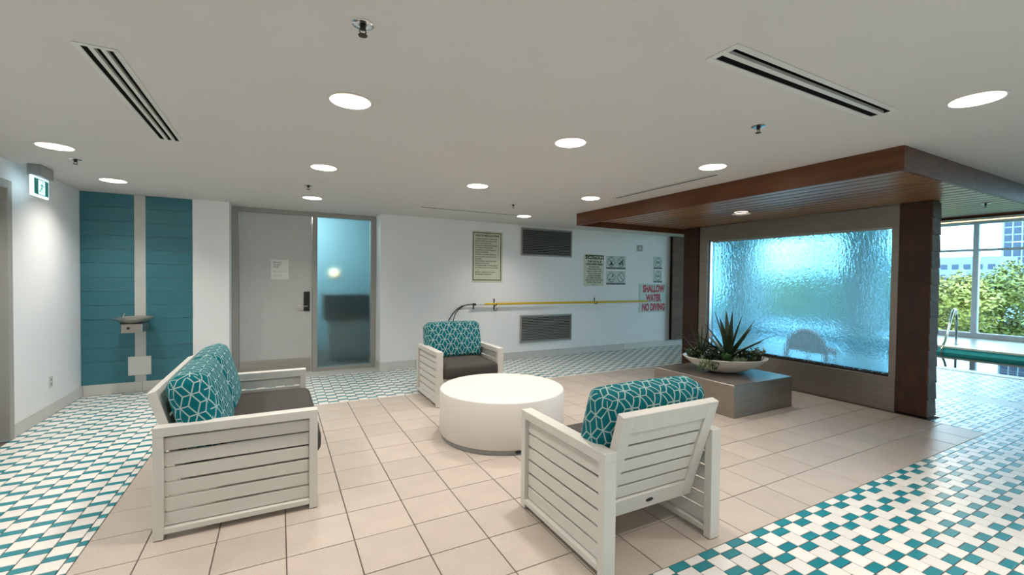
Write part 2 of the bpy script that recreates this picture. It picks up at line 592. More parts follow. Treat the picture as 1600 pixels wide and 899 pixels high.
# beige field: 0.327 x 0.311 tiles
cache = {}
nx = [BX0] + [0.361 + 0.3268 * k for k in range(-3, 17)] + [BX1]
ny = [BY0 + (BY1 - BY0) / 12 * k for k in range(13)]
for i in range(len(nx) - 1):
    for j in range(12):
        sx, sy = nx[i + 1] - nx[i], ny[j + 1] - ny[j]
        key = (round(sx, 3), round(sy, 3))
        if key not in cache:
            cache[key] = tile_mesh(sx, sy, 'beige', gap=0.006, name='floor_tile')
        link('floor_tile', cache[key], floor, ((nx[i] + nx[i + 1]) / 2, (ny[j] + ny[j + 1]) / 2, random.uniform(-.0004, .0004)))

# mosaic: white squares and teal half tiles in columns, neighbouring columns stepped
mos = []
def mosaic(x0, x1, y0, y1, px, xp, per, yp, par):
    """columns of pitch px from phase xp; teal tile [yp, yp+unit] in even columns, stepped one unit in odd"""
    u = per / 3
    k0 = math.floor((x0 - xp) / px)
    k = k0
    while xp + k * px < x1 - 1e-6:
        a, b = max(x0, xp + k * px), min(x1, xp + (k + 1) * px)
        odd = (k + par) % 2
        base = yp - (u if odd else 0)
        j = math.floor((y0 - base) / per) - 1
        while base + j * per < y1:
            for c, lo, hi in ((1, base + j * per, base + j * per + u), (0, base + j * per + u, base + (j + 1) * per)):
                lo2, hi2 = max(lo, y0), min(hi, y1)
                if hi2 - lo2 > 0.008 and b - a > 0.008:
                    mos.append((a, b, lo2, hi2, c))
            j += 1
        k += 1
mosaic(XL + .01, BX0, 1.52, BY1, 0.101, -0.931, 0.149, 3.117 - .025, 1)
mosaic(XL + .01, RX0, BY1, YB - .012, 0.101, -0.931, 0.149, 3.117 - .025, 1)
mosaic(RX0, 9.7, BY1, YB - .012, 0.1075, 0.39, 0.149, BY1 - 0.05, 0)
mosaic(XL + .01, 9.7, 0.1, BY0, 0.1085, 2.355, 0.1505, BY0 - .0502, 0)
mosaic(BX1 + .27, 7.50, BY0, BY1, 0.1085, 2.355, 0.1505, BY0 - .0502, 0)
mosaic(BX1, BX1 + .27, BY0, 1.93, 0.1085, 2.355, 0.1505, BY0 - .0502, 0)
mosaic(7.82, 9.7, BY0, BY1, 0.1085, 2.355, 0.1505, BY0 - .0502, 0)
mosaic(7.5, 7.82, BY0 - 1.42, BY0 - 1.42, 0.1085, 2.355, 0.1505, BY0 - .0502, 0)
def screen_area(t):
    ps = [project((x, y, 0)) for x, y in ((t[0], t[2]), (t[1], t[2]), (t[1], t[3]), (t[0], t[3]))]
    if any(p is None for p in ps):
        return 0
    if not any(0 <= p[0] <= 1600 and 0 <= p[1] <= 899 for p in ps):
        return 0
    return abs(sum(ps[i][0] * ps[(i + 1) % 4][1] - ps[(i + 1) % 4][0] * ps[i][1] for i in range(4))) / 2
ranked = sorted(((screen_area(t), t) for t in mos), reverse=True)
single = set()
for c in (0, 1):
    single |= set([t for s_, t in ranked if t[4] == c and s_ > 0][:300])
rest = MB()
mcache = {}
for t in mos:
    sx, sy = t[1] - t[0], t[3] - t[2]
    cx_, cy_ = (t[0] + t[1]) / 2, (t[2] + t[3]) / 2
    if t in single:
        key = (round(sx, 3), round(sy, 3), t[4])
        nm = ('white_tile', 'teal_tile')[t[4]]
        if key not in mcache:
            mcache[key] = tile_mesh(sx, sy, ('mwhite', 'mteal')[t[4]], name=nm)
        link(nm, mcache[key], floor, (cx_, cy_, random.uniform(-.0003, .0003)))
    else:
        tm = tile_mesh(sx, sy, None)
        n = len(rest.v)
        rest.v += [(x + cx_, y + cy_, z) for x, y, z in tm.v]
        rest.f += [tuple(n + i for i in f) for f in tm.f]
        rest.m += [t[4]] * len(tm.f)
ro = rest.build('mosaic_tiles', ['mwhite', 'mteal'], floor)
ro['kind'] = 'stuff'
# plain floor pieces: recess slab, drain strip, deck round the pool
MB().box(RX0, RX1, YB - .012, YD + .1, -.004, 0).build('recess_slab', 'stripgrey', floor)
for k in range(16):
    y0 = -2.6 + k * .6
    MB().box(7.505, 7.815, y0 + .002, y0 + .598, -.006, -.001, .001).build('drain_cover', 'bb', floor)
dk = MB()
for x0, x1, y0, y1 in ((9.7, PX0, YSP, YN), (PX1, XWIN, YSP, YN), (PX0, PX1, YSP, PY0), (PX0, PX1, PY1, YN), (XC, 9.7, BY1 + 1.6, YN), (XL, 9.7, YS - 2.5, 0.1)):
    dk.box(x0, x1, y0, y1, -.004, 0)
dk.build('deck_slab', 'deck', floor)

# ------------------------------------------------------------------ walls
wl = MB()
wl.box(XL - .15, XL, YS, 5.29 - 1.06, 0, HC + .1)          # nearer than the side door
wl.box(XL - .15, XL, 5.29 - 1.06, 5.29, 2.2, HC + .1)
wl.box(XL - .15, XL, 5.29, YB + .15, 0, HC + .1)
struct(wl.build('wall_left', 'wall'))
wb = MB()
wb.box(XL, RX0, YB, YB + .38, 0, HC + .1)
wb.box(RX1, 8.6, YB, YB + .38, 0, HC + .1)
wall_back = struct(wb.build('wall_back', 'wall'))
struct(MB().box(XL - .15, XC, YS - .15, YS, 0, HC + .1).build('wall_rear', 'wall'))
struct(MB().box(XC, XWIN, YSP - .15, YSP, 0, HP + .2).build('wall_pool_south', 'wall'))
struct(MB().box(8.6, XWIN, YN, YN + .15, 0, HP + .2).build('wall_pool_north', 'wall'))
struct(MB().box(XC - .15, XC, YSP, YS, 0, HP + .2).build('wall_pool_west', 'wall'))
struct(MB().box(8.45, 8.6, YB, YN + .15, 0, HP + .2).build('wall_pool_northwest', 'wall'))
struct(MB().box(XC - .1, XC, YS, 8.6, HC + .001, HP + .2).build('wall_bulkhead', 'cream'))
struct(MB().box(XL - .3, XWIN + .3, YSP - .3, YN + .3, HP + .2, HP + .4).build('roof_light_block', 'ceil'))  # unseen slab over everything, added to stop sky light leaking in
struct(MB().box(XC, XWIN, YSP, YN, HP, HP + .2).build('ceiling_pool', 'cream'))

# teal tile panels on the back wall (each tile its own piece)
rows = [2.375, 2.217, 2.051, 1.885, 1.72, 1.553, 1.388, 1.222, 1.055, 0.886, 0.721, 0.553, 0.388, 0.222, 0.124]
for a, b in ((XL + .003, -1.535), (-1.428, -0.965)):
    for z1, z0 in zip(rows, rows[1:]):
        me = MB().box(0, b - a, -.010, 0, .0013, z1 - z0 - .0013, .0012).mesh('teal_wall_tile', 'tealwall')
        link('wall_tile', me, wall_back, (a, YB, z0))
MB().box(-1.535, -1.428, YB - .006, YB, .124, HC - .002).build('grey_strip', 'stripgrey', wall_back)
MB().box(-.965, RX0, YB - .003, YB, .124, HC).build('wall_panel', 'wall', wall_back)

# skirting tiles
def skirting(name, segs, axis):
    o = None
    base = MB()
    for a, b in segs:
        if axis == 'x':
            base.box(a, b, YB - .006, YB, 0, .120)
        else:
            base.box(XL, XL + .006, a, b, 0, .120)
    o = struct(base.build(name, 'grout_light'))
    for a, b in segs:
        t = a
        while t < b - .02:
            e = min(b, t + .54)
            if axis == 'x':
                MB().box(t + .0015, e - .0015, YB - .014, YB - .004, .001, .124, .0015).build('skirting_tile', 'bb', o)
            else:
                MB().box(XL + .004, XL + .014, t + .0015, e - .0015, .001, .124, .0015).build('skirting_tile', 'bb', o)
            t = e
    return o
skirting('baseboard_back', [(XL + .016, RX0), (RX1, 8.59)], 'x')
skirting('baseboard_left', [(5.30, YB - .016)], 'y')
bbr = MB()
bbr.box(RX1 - .012, RX1, YB - .012, YD - .03, 0, .124, .001)
bbr.box(RX0, RX0 + .012, YB - .012, YD - .03, 0, .124, .001)
struct(bbr.build('baseboard_recess', 'bb'))

# wood cladding at the end of the back wall
clad = thing('wood_cladding', 'horizontal brown lap boards cladding the end of the white back wall', 'cladding', (7.50, YB - .012, 0))
MB().box(0, 1.09, -.05, 0, .135, 2.375).build('backing', 'void', clad)
zs = [.137 + .1722 * k for k in range(14)]
for z0, z1 in zip(zs, zs[1:]):
    me = MB()
    me.v = [(0, -.05, z0), (1.1, -.05, z0), (1.1, -.082, z0), (0, -.082, z0), (0, -.05, z1 - .003), (1.1, -.05, z1 - .003), (1.1, -.066, z1 - .003), (0, -.066, z1 - .003)]
    me.f = [(0, 1, 2, 3), (4, 7, 6, 5), (3, 2, 6, 7), (0, 3, 7, 4), (1, 5, 6, 2), (0, 4, 5, 1)]
    me.m = [0] * 6
    me.build('lap_board', 'lap', clad)

# ------------------------------------------------------------------ ceiling with real openings
LIGHTS = [(.343, 2.537), (1.80, 2.532), (.347, 4.185), (1.816, 4.19), (3.21, 2.469), (3.19, .89), (-1.487, 4.543), (-1.494, 5.88), (.358, 5.866), (3.30, 5.83), (3.235, 4.127),
          (.345, .15), (1.81, .15), (-1.487, 2.9), (-1.487, 1.2), (.345, -1.2), (1.81, -1.2), (3.2, -1.2)]  # this row: lamps out of view, added to balance the room light
LR = 0.108
SLOTS = [(-.735, -.628, 2.478, 3.898), (1.655, 3.005, 1.176, 1.272), (1.70, 3.19, 5.80, 5.845), (3.43, 3.50, 2.63, 3.98)]
xs = {XL - .01, XC}; ys = {YS - .01, YD + .02}
for x, y in LIGHTS:
    xs |= {round(x - LR - .002, 4), round(x + LR + .002, 4)}; ys |= {round(y - LR - .002, 4), round(y + LR + .002, 4)}
for a, b, c, d in SLOTS:
    xs |= {a, b}; ys |= {c, d}
xs, ys = sorted(xs), sorted(ys)
ce = MB()
for i in range(len(xs) - 1):
    for j in range(len(ys) - 1):
        mx_, my_ = (xs[i] + xs[i + 1]) / 2, (ys[j] + ys[j + 1]) / 2
        if any(abs(mx_ - x) < LR + .002 and abs(my_ - y) < LR + .002 for x, y in LIGHTS) or any(a < mx_ < b and c < my_ < d for a, b, c, d in SLOTS):
            continue
        ce.quad((xs[i], ys[j], HC), (xs[i], ys[j + 1], HC), (xs[i + 1], ys[j + 1], HC), (xs[i + 1], ys[j], HC))
SEG = 32
for x, y in LIGHTS:
    q = LR + .0021
    for k in range(SEG):
        a0, a1 = 2 * math.pi * k / SEG, 2 * math.pi * (k + 1) / SEG
        def sq(a):
            c, s_ = math.cos(a), math.sin(a)
            t = q / max(abs(c), abs(s_))
            return (x + c * t, y + s_ * t, HC)
        ce.quad(sq(a0), (x + LR * math.cos(a0), y + LR * math.sin(a0), HC), (x + LR * math.cos(a1), y + LR * math.sin(a1), HC), sq(a1))
struct(ce.build('ceiling', 'ceil'))

def downlight(x, y, zc, label, group, r=LR, w=LAMP_W, dp=.07):
    t = thing('downlight', label, 'ceiling light', (x, y, zc), 0, group)
    MB().lathe([(r + .012, 0), (r + .012, -.003), (r + .006, -.005), (r - .004, -.003), (r - .004, 0.0)], SEG).build('trim_ring', 'plastic', t, True)
    MB().lathe([(r - .004, -.002), (r - .012, dp * .5), (r - .022, dp)], SEG).build('reflector', 'can', t, True)
    MB().lathe([(0, dp), (r - .022, dp), (r - .022, dp + .004), (0, dp + .004)], SEG).build('lens', 'lens', t)
    ld = bpy.data.lights.new('downlight_beam', 'AREA')
    ld.shape = 'DISK'
    ld.size = (r - .03) * 2
    ld.energy = w
    ld.spread = R(122)
    ld.color = (1.0, .94, .89)
    lo = bpy.data.objects.new('downlight_beam', ld)
    col.objects.link(lo)
    lo.parent = t
    lo.location = (0, 0, dp - .006)
    return t
LLAB = ['recessed downlight over the floor between sofa and table', 'recessed downlight over the white drum table front',
        'recessed downlight between door and round table', 'recessed downlight over the far armchair',
        'recessed downlight beside the end of the slot diffuser above the steel plinth', 'large recessed downlight beside the two-slot diffuser near the wood canopy corner',
        'recessed downlight above the exit sign', 'recessed downlight in front of the teal tile wall', 'recessed downlight in front of the grey door',
        'recessed downlight at the end of the thin slot diffuser by the back wall', 'recessed downlight beside the far end of the wood canopy']
for k, (x, y) in enumerate(LIGHTS):
    downlight(x, y, HC, LLAB[k] if k < len(LLAB) else 'unseen recessed downlight added to balance the room light', 'recessed ceiling downlights')

# slot diffusers
def diffuser(label, x0, x1, y0, y1, n, along, frame, th=.004):
    t = thing('slot_diffuser', label, 'air diffuser', ((x0 + x1) / 2, (y0 + y1) / 2, HC), 0, 'linear slot diffusers in the ceiling')
    hx, hy = (x1 - x0) / 2, (y1 - y0) / 2
    d = MB()
    d.box(-hx - .001, hx + .001, -hy - .001, hy + .001, .10, .11)
    d.box(-hx - .004, -hx, -hy, hy, 0.001, .10); d.box(hx, hx + .004, -hy, hy, 0.001, .10)
    d.box(-hx, hx, -hy - .004, -hy, 0.001, .10); d.box(-hx, hx, hy, hy + .004, 0.001, .10)
    d.build('duct_box', 'void', t)
    f = MB()
    f.box(-hx - frame, hx + frame, -hy - frame, -hy, -th, 0.0, th * .25); f.box(-hx - frame, hx + frame, hy, hy + frame, -th, 0.0, th * .25)
    f.box(-hx - frame, -hx, -hy, hy, -th, 0.0, th * .25); f.box(hx, hx + frame, -hy, hy, -th, 0.0, th * .25)
    f.build('frame', 'plastic', t)
    w = 2 * (hx if along == 'y' else hy)
    slot = w / (n + (n - 1) * .75)
    for k in range(n - 1):
        p = -w / 2 + slot * (k + 1) + slot * .75 * k
        if along == 'y':
            MB().box(p, p + slot * .75, -hy, hy, -th * .7, .012).build('slat', 'plastic', t)
        else:
            MB().box(-hx, hx, p, p + slot * .75, -th * .7, .012).build('slat', 'plastic', t)
    return t
diffuser('three-slot white air diffuser in ceiling above the sofa side', *SLOTS[0], 3, 'y', .022)
diffuser('two-slot white air diffuser near the front corner of the wood canopy', *SLOTS[1], 2, 'x', .03)
diffuser('thin single-slot air diffuser along the back wall by the vents', *SLOTS[2], 1, 'x', .008, .0008)
diffuser('narrow two-slot air diffuser running beside the wood canopy fascia', *SLOTS[3], 2, 'y', .012, .0008)

def sprinkler(x, y, zc, label):
    t = thing('sprinkler_head', label, 'sprinkler', (x, y, zc), 0, 'ceiling sprinkler heads')
    MB().lathe([(.040, 0), (.040, -.003), (.030, -.007), (.014, -.004), (.014, 0)], 24).build('escutcheon', 'chrome', t, True)
    MB().lathe([(0, -.002), (.011, -.002), (.011, -.018), (.007, -.022), (0, -.022)], 16).build('body', 'darkmetal', t, True)
    a = MB()
    for s_ in (-1, 1):
        a.tube([(s_ * .008, 0, -.018), (s_ * .012, 0, -.028), (s_ * .004, 0, -.040)], .0022, 6)
    a.build('yoke', 'darkmetal', t)
    MB().lathe([(0, -.040), (.017, -.041), (.017, -.043), (0, -.045)], 16).build('deflector', 'darkmetal', t)
sprinkler(.28, 1.75, HC, 'chrome sprinkler head alone in the ceiling before the drum table')
sprinkler(2.604, 1.685, HC, 'sprinkler head between two-slot diffuser and wood canopy')
sprinkler(.273, 5.087, HC, 'sprinkler head between the two downlights before the grey door')
sprinkler(-1.499, 4.958, HC, 'sprinkler head next to the exit sign')
sprinkler(2.669, 4.999, HC, 'sprinkler head near the thin slot diffuser by the back wall')

# ------------------------------------------------------------------ wood canopy
CX0, CX1, CY0, CY1, CZ, SZ = 3.82, 7.8, 1.415, 5.195, 2.205, 2.285
can = thing('wood_canopy', 'dropped brown wood ceiling canopy with plank soffit over the water wall', 'canopy', ((CX0 + CX1) / 2, (CY0 + CY1) / 2, CZ))
ox, oy = -(CX0 + CX1) / 2, -(CY0 + CY1) / 2
def cb(name, x0, x1, y0, y1, z0, z1, m, ch=.002):
    return MB().box(x0 + ox, x1 + ox, y0 + oy, y1 + oy, z0 - CZ, z1 - CZ, ch).build(name, m, can)
cb('fascia', CX0, CX0 + .03, CY0, CY1, CZ, HC - .001, 'wood')
cb('fascia', CX0 + .03, CX1, CY0, CY0 + .03, CZ, HC - .001, 'wood')
cb('fascia', CX0 + .03, CX1, CY1 - .03, CY1, CZ, HC - .001, 'wood')
cb('fascia', CX1 - .03, CX1, CY0 + .03, CY1 - .03, SZ - .03, HC - .001, 'wood')
cb('soffit_backing', CX0 + .03, CX1 - .03, CY0 + .03, CY1 - .03, SZ + .0035, SZ + .03, 'void', 0)
x = CX0 + .032
PL = .1615
while x < CX1 - .05:
    e = min(x + PL, CX1 - .03)
    cb('soffit_plank', x + .015, e - .015, CY0 + .032, CY1 - .032, SZ, SZ + .016, 'soffit', .003)
    x = e
downlight(5.11, 3.507, SZ - .018, 'round downlight set in the plank soffit before the water wall', 'soffit downlights', .10, LAMP_W * .6, .012)
downlight(6.48, 3.64, SZ - .018, 'unseen round soffit downlight added behind the water wall to light the orange chair', 'soffit downlights', .10, LAMP_W * .8, .012)  # unseen lamp added to warm the chair behind the glass
sprinkler(6.68, 1.77, SZ, 'sprinkler head in the plank soffit beside the water wall pillar')

# ------------------------------------------------------------------ water wall
WX0, WX1 = 5.96, 6.16
WY0, WY1, WG0, WG1 = 1.955, 5.10, 2.235, 4.80
ww = thing('water_wall', 'water wall of rippling glass in brushed steel frame between wood pillars', 'water feature', (WX0, (WY0 + WY1) / 2, 0))
wy = -(WY0 + WY1) / 2
def wbx(name, x0, x1, y0, y1, z0, z1, m, ch=.002, parent=ww):
    return MB().box(x0 - WX0, x1 - WX0, y0 + wy, y1 + wy, z0, z1, ch).build(name, m, parent)
NB = 13
for y0, y1 in ((WY0, WG0), (WG1, WY1)):
    core = wbx('pillar', WX0 + .012, WX1 - .012, y0 + .012, y1 - .004, 0, SZ - .001, 'void', 0)
    bh = (SZ - .03) / NB
    for k in range(NB):
        z0, z1 = .022 + k * bh, .022 + (k + 1) * bh
        z1 = min(z1, SZ - .001)
        MB().box(0, .016, y0 + wy + .012, y1 + wy - .002, z0 + .0003, z1 - .0003, .0005).build('face_board', 'wood_shaded', core)
        # lapped end boards, thicker at the foot
        for sgn, yy in ((-1, y0 + wy + .012), (1, y1 + wy - .004)):
            m = MB()
            d0, d1 = .014, .006
            xa, xb_ = .0, WX1 - WX0
            m.v = [(xa, yy, z0), (xb_, yy, z0), (xb_, yy + sgn * d0, z0), (xa, yy + sgn * d0, z0), (xa, yy, z1 - .003), (xb_, yy, z1 - .003), (xb_, yy + sgn * d1, z1 - .003), (xa, yy + sgn * d1, z1 - .003)]
            m.f = [(0, 1, 2, 3), (4, 7, 6, 5), (3, 2, 6, 7), (0, 3, 7, 4), (1, 5, 6, 2), (0, 4, 5, 1)]
            m.m = [0] * 6
            if (sgn == -1 and y0 == WY0) or (sgn == 1 and y0 != WY0):
                m.build('lap_board', 'lap', core)
        MB().box(WX1 - WX0 - .016, WX1 - WX0, y0 + wy + .012, y1 + wy - .002, z0 + .0003, z1 - .0003, .0005).build('face_board', 'wood_shaded', core)
GZ0, GZ1, GY0, GY1 = .397, 2.045, 2.30, 4.60
wbx('steel_head', WX0 + .01, WX1 - .01, WG0, WG1, GZ1, SZ - .012, 'steelh')
wbx('steel_base', WX0 + .004, WX1 - .004, WG0, WG1, 0, GZ0 - .02, 'steelh')
wbx('steel_jamb', WX0 + .01, WX1 - .01, WG0, GY0, GZ0 - .02, GZ1, 'steelh')
wbx('steel_jamb', WX0 + .01, WX1 - .01, GY1 + .06, WG1, GZ0 - .02, GZ1, 'steelh')
wbx('trough', WX0 + .02, WX1 - .02, GY0, GY1 + .06, GZ0 - .02, GZ0 + .004, 'black', .004)
peb = MB()
for k in range(170):
    yy = random.uniform(GY0, GY1); r_ = random.uniform(.008, .016)
    bm = bmesh.new(); bmesh.ops.create_icosphere(bm, subdivisions=1, radius=r_)
    bmesh.ops.translate(bm, verts=bm.verts, vec=(random.uniform(.03, .075), yy + wy, GZ0 + .004))
    peb.bm(bm)
po = peb.build('pebbles', 'black', ww, True); po['kind'] = 'stuff'
gs = wbx('water_glass', WX0 + .085, WX0 + .105, GY0, GY1, GZ0, GZ1, 'waterwall', 0)
gs['label'] = 'glass sheet with water running down, blue and rippled'
wbx('steel_edge', WX0 + .07, WX0 + .12, GY1, GY1 + .012, GZ0, GZ1, 'chrome')
wbx('side_strip', WX0 + .06, WX0 + .13, GY1 + .045, GY1 + .058, GZ0, GZ1, 'chrome')  # plain chrome strip beside the glass, not a lamp
hp = wbx('spray_pipe', WX0 + .075, WX0 + .115, GY0, GY1, GZ1 - .02, GZ1 + .01, 'steel', .006)

# ------------------------------------------------------------------ grey door with frosted side light
d1 = MB()
d1.box(RX0, -.49, YD - .05, YD + .07, 0, HC - .001, .003); d1.box(.437, .506, YD - .05, YD + .07, 0, 2.315, .003)
d1.box(1.277, RX1, YD - .05, YD + .07, 0, HC - .001, .003)
d1.box(-.49, 1.277, YD - .05, YD + .07, 2.315, HC - .001, .003)
d1.box(.506, 1.277, YD - .05, YD + .07, 0, .05, .003)
door1 = struct(d1.build('door_1', 'framegrey'))
leaf = MB().box(-.487, .434, YD - .03, YD + .015, .012, 2.312, .002).build('door_leaf', 'doorgrey', door1)
MB().box(-.47, .42, YD - .033, YD - .03, .015, .22, .001).build('kick_plate', 'steel', leaf)
MB().box(.322, .404, YD - .048, YD - .03, .91, 1.197, .004).build('lock_plate', 'darkmetal', leaf)
hd = MB(); hd.tube([(.372, YD - .048, .985), (.372, YD - .085, .985), (.36, YD - .092, .985), (.245, YD - .09, .985)], .009, 10)
hd.build('lever_handle', 'steel', leaf, True)
MB().box(.506, 1.277, YD - .006, YD + .006, .05, 2.315).build('frosted_pane', 'frost', door1)
pap = thing('door_notice', 'white printed paper notice taped to the grey door', 'notice', (.012, YD - .0335, 1.518))
MB().box(-.112, .112, .0, .0012, -.142, .142).build('sheet', 'paper', pap)
for k, (tx, w) in enumerate((('EMERGENCY', .12), ('SECURITY', .10), ('DOOR', .07))):
    text(tx, -.085, .10 - k * .033, -.0006, w, 'ink', pap, .016, .01, align='LEFT')
for z_, w in ((-.03, .17), (-.09, .11)):
    text('please keep closed at all times' if w > .12 else 'thank you', -.085, z_, -.0006, w, 'ink', pap, .011, align='LEFT')
# room behind the frosted pane
vr = MB()
vr.box(RX0 - .1, RX1 + .9, 9.2, 9.3, 0, 2.6); vr.box(RX0 - .2, RX0 - .1, YD + .07, 9.3, 0, 2.6); vr.box(RX1 + .9, RX1 + 1.0, YD, 9.3, 0, 2.6)
vr.box(RX0 - .2, RX1 + 1, YD - .001, 9.3, 2.6, 2.7); vr.box(RX1, RX1 + 1, YD, YD + .07, 0, 2.6)
vr.box(RX0 - .2, RX1 + 1, YD + .0, YD + .07, HC, 2.65)
struct(vr.build('wall_vestibule', 'teal_room'))
ct = thing('reception_counter', 'dark topped counter blurred behind the frosted glass pane', 'counter', (1.25, 8.2, 0))
MB().box(-.5, .6, -.22, .3, 0, .68, .004).build('counter_front', 'grey_counter', ct)
MB().box(-.58, .65, -.28, .3, .68, 1.12, .01).build('counter_top', 'dark_counter', ct)
sl = thing('wall_lamp', 'small glowing wall lamp blurred behind the frosted glass', 'lamp', (.95, 9.19, 1.50))
MB().box(-.06, .06, -.05, 0, -.05, .05, .006).build('shade', 'led', sl)
MB().box(-.03, .03, -.06, 0, -.07, -.05, .004).build('bracket', 'darkmetal', sl)
pl = bpy.data.lights.new('vestibule_fill', 'POINT'); pl.energy = 75; pl.color = (.9, .97, 1); pl.shadow_soft_size = .1  # unseen bare point light added to brighten the room behind the pane
plo = bpy.data.objects.new('vestibule_fill', pl); col.objects.link(plo); plo.location = (.2, 8.2, 2.4)

# side door at the left edge of the picture, on the left wall
d2 = MB()
d2.box(XL - .14, XL + .02, 5.22, 5.29, 0, 2.2, .003); d2.box(XL - .14, XL + .02, 4.23, 4.30, 0, 2.2, .003); d2.box(XL - .14, XL + .02, 4.30, 5.22, 2.13, 2.2, .003)
door2 = struct(d2.build('door_2', 'framegrey'))
l2 = MB().box(XL - .10, XL - .055, 4.302, 5.218, .012, 2.128, .002).build('door_leaf', 'doorgrey', door2)
MB().box(XL - .055, XL - .05, 4.32, 5.2, .015, .22, .001).build('kick_plate', 'steel', l2)

# ------------------------------------------------------------------ left wall things
ex = thing('exit_sign', 'lit green running-man exit sign hanging from the ceiling by the left wall', 'exit sign', (-1.89, 5.45, HC))
MB().box(-.045, .045, -.10, .16, -.10, -.0, .008).build('housing', 'greyplastic', ex)
MB().box(-.008, .012, -.155, .152, -.277, -.102, .003).build('light_panel', 'clear', ex)
MB().box(.0125, .0145, -.125, .135, -.258, -.12).build('green_field', 'exitgreen', ex)
MB().box(.0150, .0160, -.055, .065, -.252, -.128).build('doorway', 'exitwhite', ex)
man = MB()
def mp(y0, z0, y1, z1, w):
    d = Vector((0, y1 - y0, z1 - z0)).normalized(); n_ = Vector((0, -d.z, d.y)) * w
    man.quad((.0165, y0 + n_.y, z0 + n_.z), (.0165, y0 - n_.y, z0 - n_.z), (.0165, y1 - n_.y, z1 - n_.z), (.0165, y1 + n_.y, z1 + n_.z))
mp(.012, -.158, -.002, -.196, .009); mp(.010, -.164, .036, -.182, .0045); mp(.036, -.182, .05, -.172, .004); mp(.006, -.166, -.022, -.172, .0045)
mp(-.002, -.194, .022, -.212, .0055); mp(.022, -.212, .018, -.236, .005); mp(-.002, -.194, -.02, -.222, .0055); mp(-.02, -.222, -.044, -.226, .005)
man.poly([(.0165, .016 + .009 * math.cos(a * .524), -.143 + .009 * math.sin(a * .524)) for a in range(12)])
man.build('running_man', 'exitgreen', ex)
ol = thing('wall_outlet', 'small pale wall outlet low on the left white wall', 'outlet', (XL, 6.02, .335))
MB().box(0, .006, -.036, .036, -.058, .058, .002).build('cover_plate', 'plastic', ol)
for dz in (-.022, .022):
    MB().box(.006, .0075, -.016, .016, dz - .014, dz + .014, .0005).build('socket', 'greyplastic', ol)

df = thing('drinking_fountain', 'wall mounted stainless drinking fountain on the teal tile wall', 'drinking fountain', (-1.49, YB, .92))
MB().lathe([(0, -.075), (.06, -.07), (.13, -.045), (.185, -.006), (.192, .002), (.186, .006), (.176, .0), (.12, -.03), (.05, -.05), (0, -.055)], 40, -.0, -.235, 1.0, 1.05).build('basin', 'steel', df, True)
MB().box(-.095, .095, -.33, -.012, -.17, -.062, .006).build('body', 'steel', df)
MB().box(-.10, .10, -.34, -.012, -.066, -.05, .002).build('gap', 'black', df)
MB().lathe([(0, 0), (.014, 0), (.014, .006), (0, .006)], 16).build('push_button', 'darkmetal', df, loc=(-.03, -.33, -.115)).rotation_euler = (math.pi / 2, 0, 0)
b_ = MB(); b_.tube([(-.10, -.2, -.03), (-.10, -.2, .02), (-.105, -.21, .035), (-.085, -.235, .045)], .008, 10); b_.build('bubbler', 'chrome', df, True)
MB().box(-.02, .02, -.05, -.006, -.1, -.05, .004).build('wall_bracket', 'steel', df)
ap = thing('access_panel', 'square white access panel below the drinking fountain', 'panel', (-1.487, YB - .010, .318))
MB().box(-.109, .109, -.012, 0, -.113, .113, .002).build('plate', 'plastic', ap)
for sx_ in (-.095, .095):
    for sz_ in (-.1, .1):
        MB().lathe([(0, 0), (.004, 0), (.004, .002), (0, .002)], 8).build('screw', 'greyplastic', ap, loc=(sx_, -.012, sz_)).rotation_euler = (math.pi / 2, 0, 0)

# ------------------------------------------------------------------ back wall things
def sign_panel(name, label, x0, x1, z0, z1, m, group=None, t=.006):
    r = thing(name, label, 'sign', ((x0 + x1) / 2, YB, (z0 + z1) / 2), 0, group)
    hx, hz = (x1 - x0) / 2, (z1 - z0) / 2
    MB().box(-hx, hx, -t, 0, -hz, hz, .0015).build('panel', m, r)
    return r, hx, hz
yo = -.0068
hs_, hx, hz = sign_panel('health_sign', 'tall cream HEALTH REGULATIONS sign with black border on white wall', 2.855, 3.425, 1.352, 2.222, 'cream_sign')
bd = MB()
for a, b, c, d in ((-hx + .012, hx - .03, hz - .035, hz - .022), (-hx + .012, hx - .03, -hz + .036, -hz + .049), (-hx + .012, -hx + .025, -hz + .036, hz - .022), (hx - .043, hx - .03, -hz + .036, hz - .022)):
    bd.box(a, b, yo, -.006, c, d)
bd.build('border', 'ink', hs_)
text('HEALTH REGULATIONS', -.009, hz - .075, yo, .44, 'ink', hs_, .036, .035)
LN = ['NO PERSON INFECTED WITH A COMMUNICABLE', 'DISEASE OR HAVING OPEN SORES ON HIS OR', 'HER BODY SHALL ENTER THE POOL',
      'NO PERSON SHALL BRING A GLASS CONTAINER', 'ONTO THE DECK OR INTO THE POOL', 'NO PERSON SHALL POLLUTE THE WATER IN THE', 'POOL IN ANY MANNER',
      'NO PERSON SHALL ENGAGE IN BOISTEROUS', 'PLAY IN OR ABOUT THE POOL AND ALL', 'BATHERS', 'EACH BATHER SHALL TAKE A SHOWER USING',
      'WARM WATER AND SOAP', 'THE MAXIMUM NUMBER OF BATHERS PERMITTED', 'ON THE DECK AND IN THE POOL AT ANY TIME', '10', 'EMERGENCY TELEPHONE IS LOCATED AT', 'THE ADDRESS OF THIS POOL IS']
WD = [.41, .40, .31, .415, .32, .39, .24, .39, .405, .12, .40, .26, .43, .42, .02, .38, .31]
for k, (tx, w) in enumerate(zip(LN, WD)):
    text(tx, -hx + .05 + (.04 if tx == '10' else 0), hz - .132 - k * .0375, yo, w, 'ink', hs_, .021, .025, align='LEFT')
cs, hx, hz = sign_panel('caution_sign', 'cream CAUTION pool sign with black header on white wall', 5.18, 5.67, 1.298, 1.912, 'cream_sign')
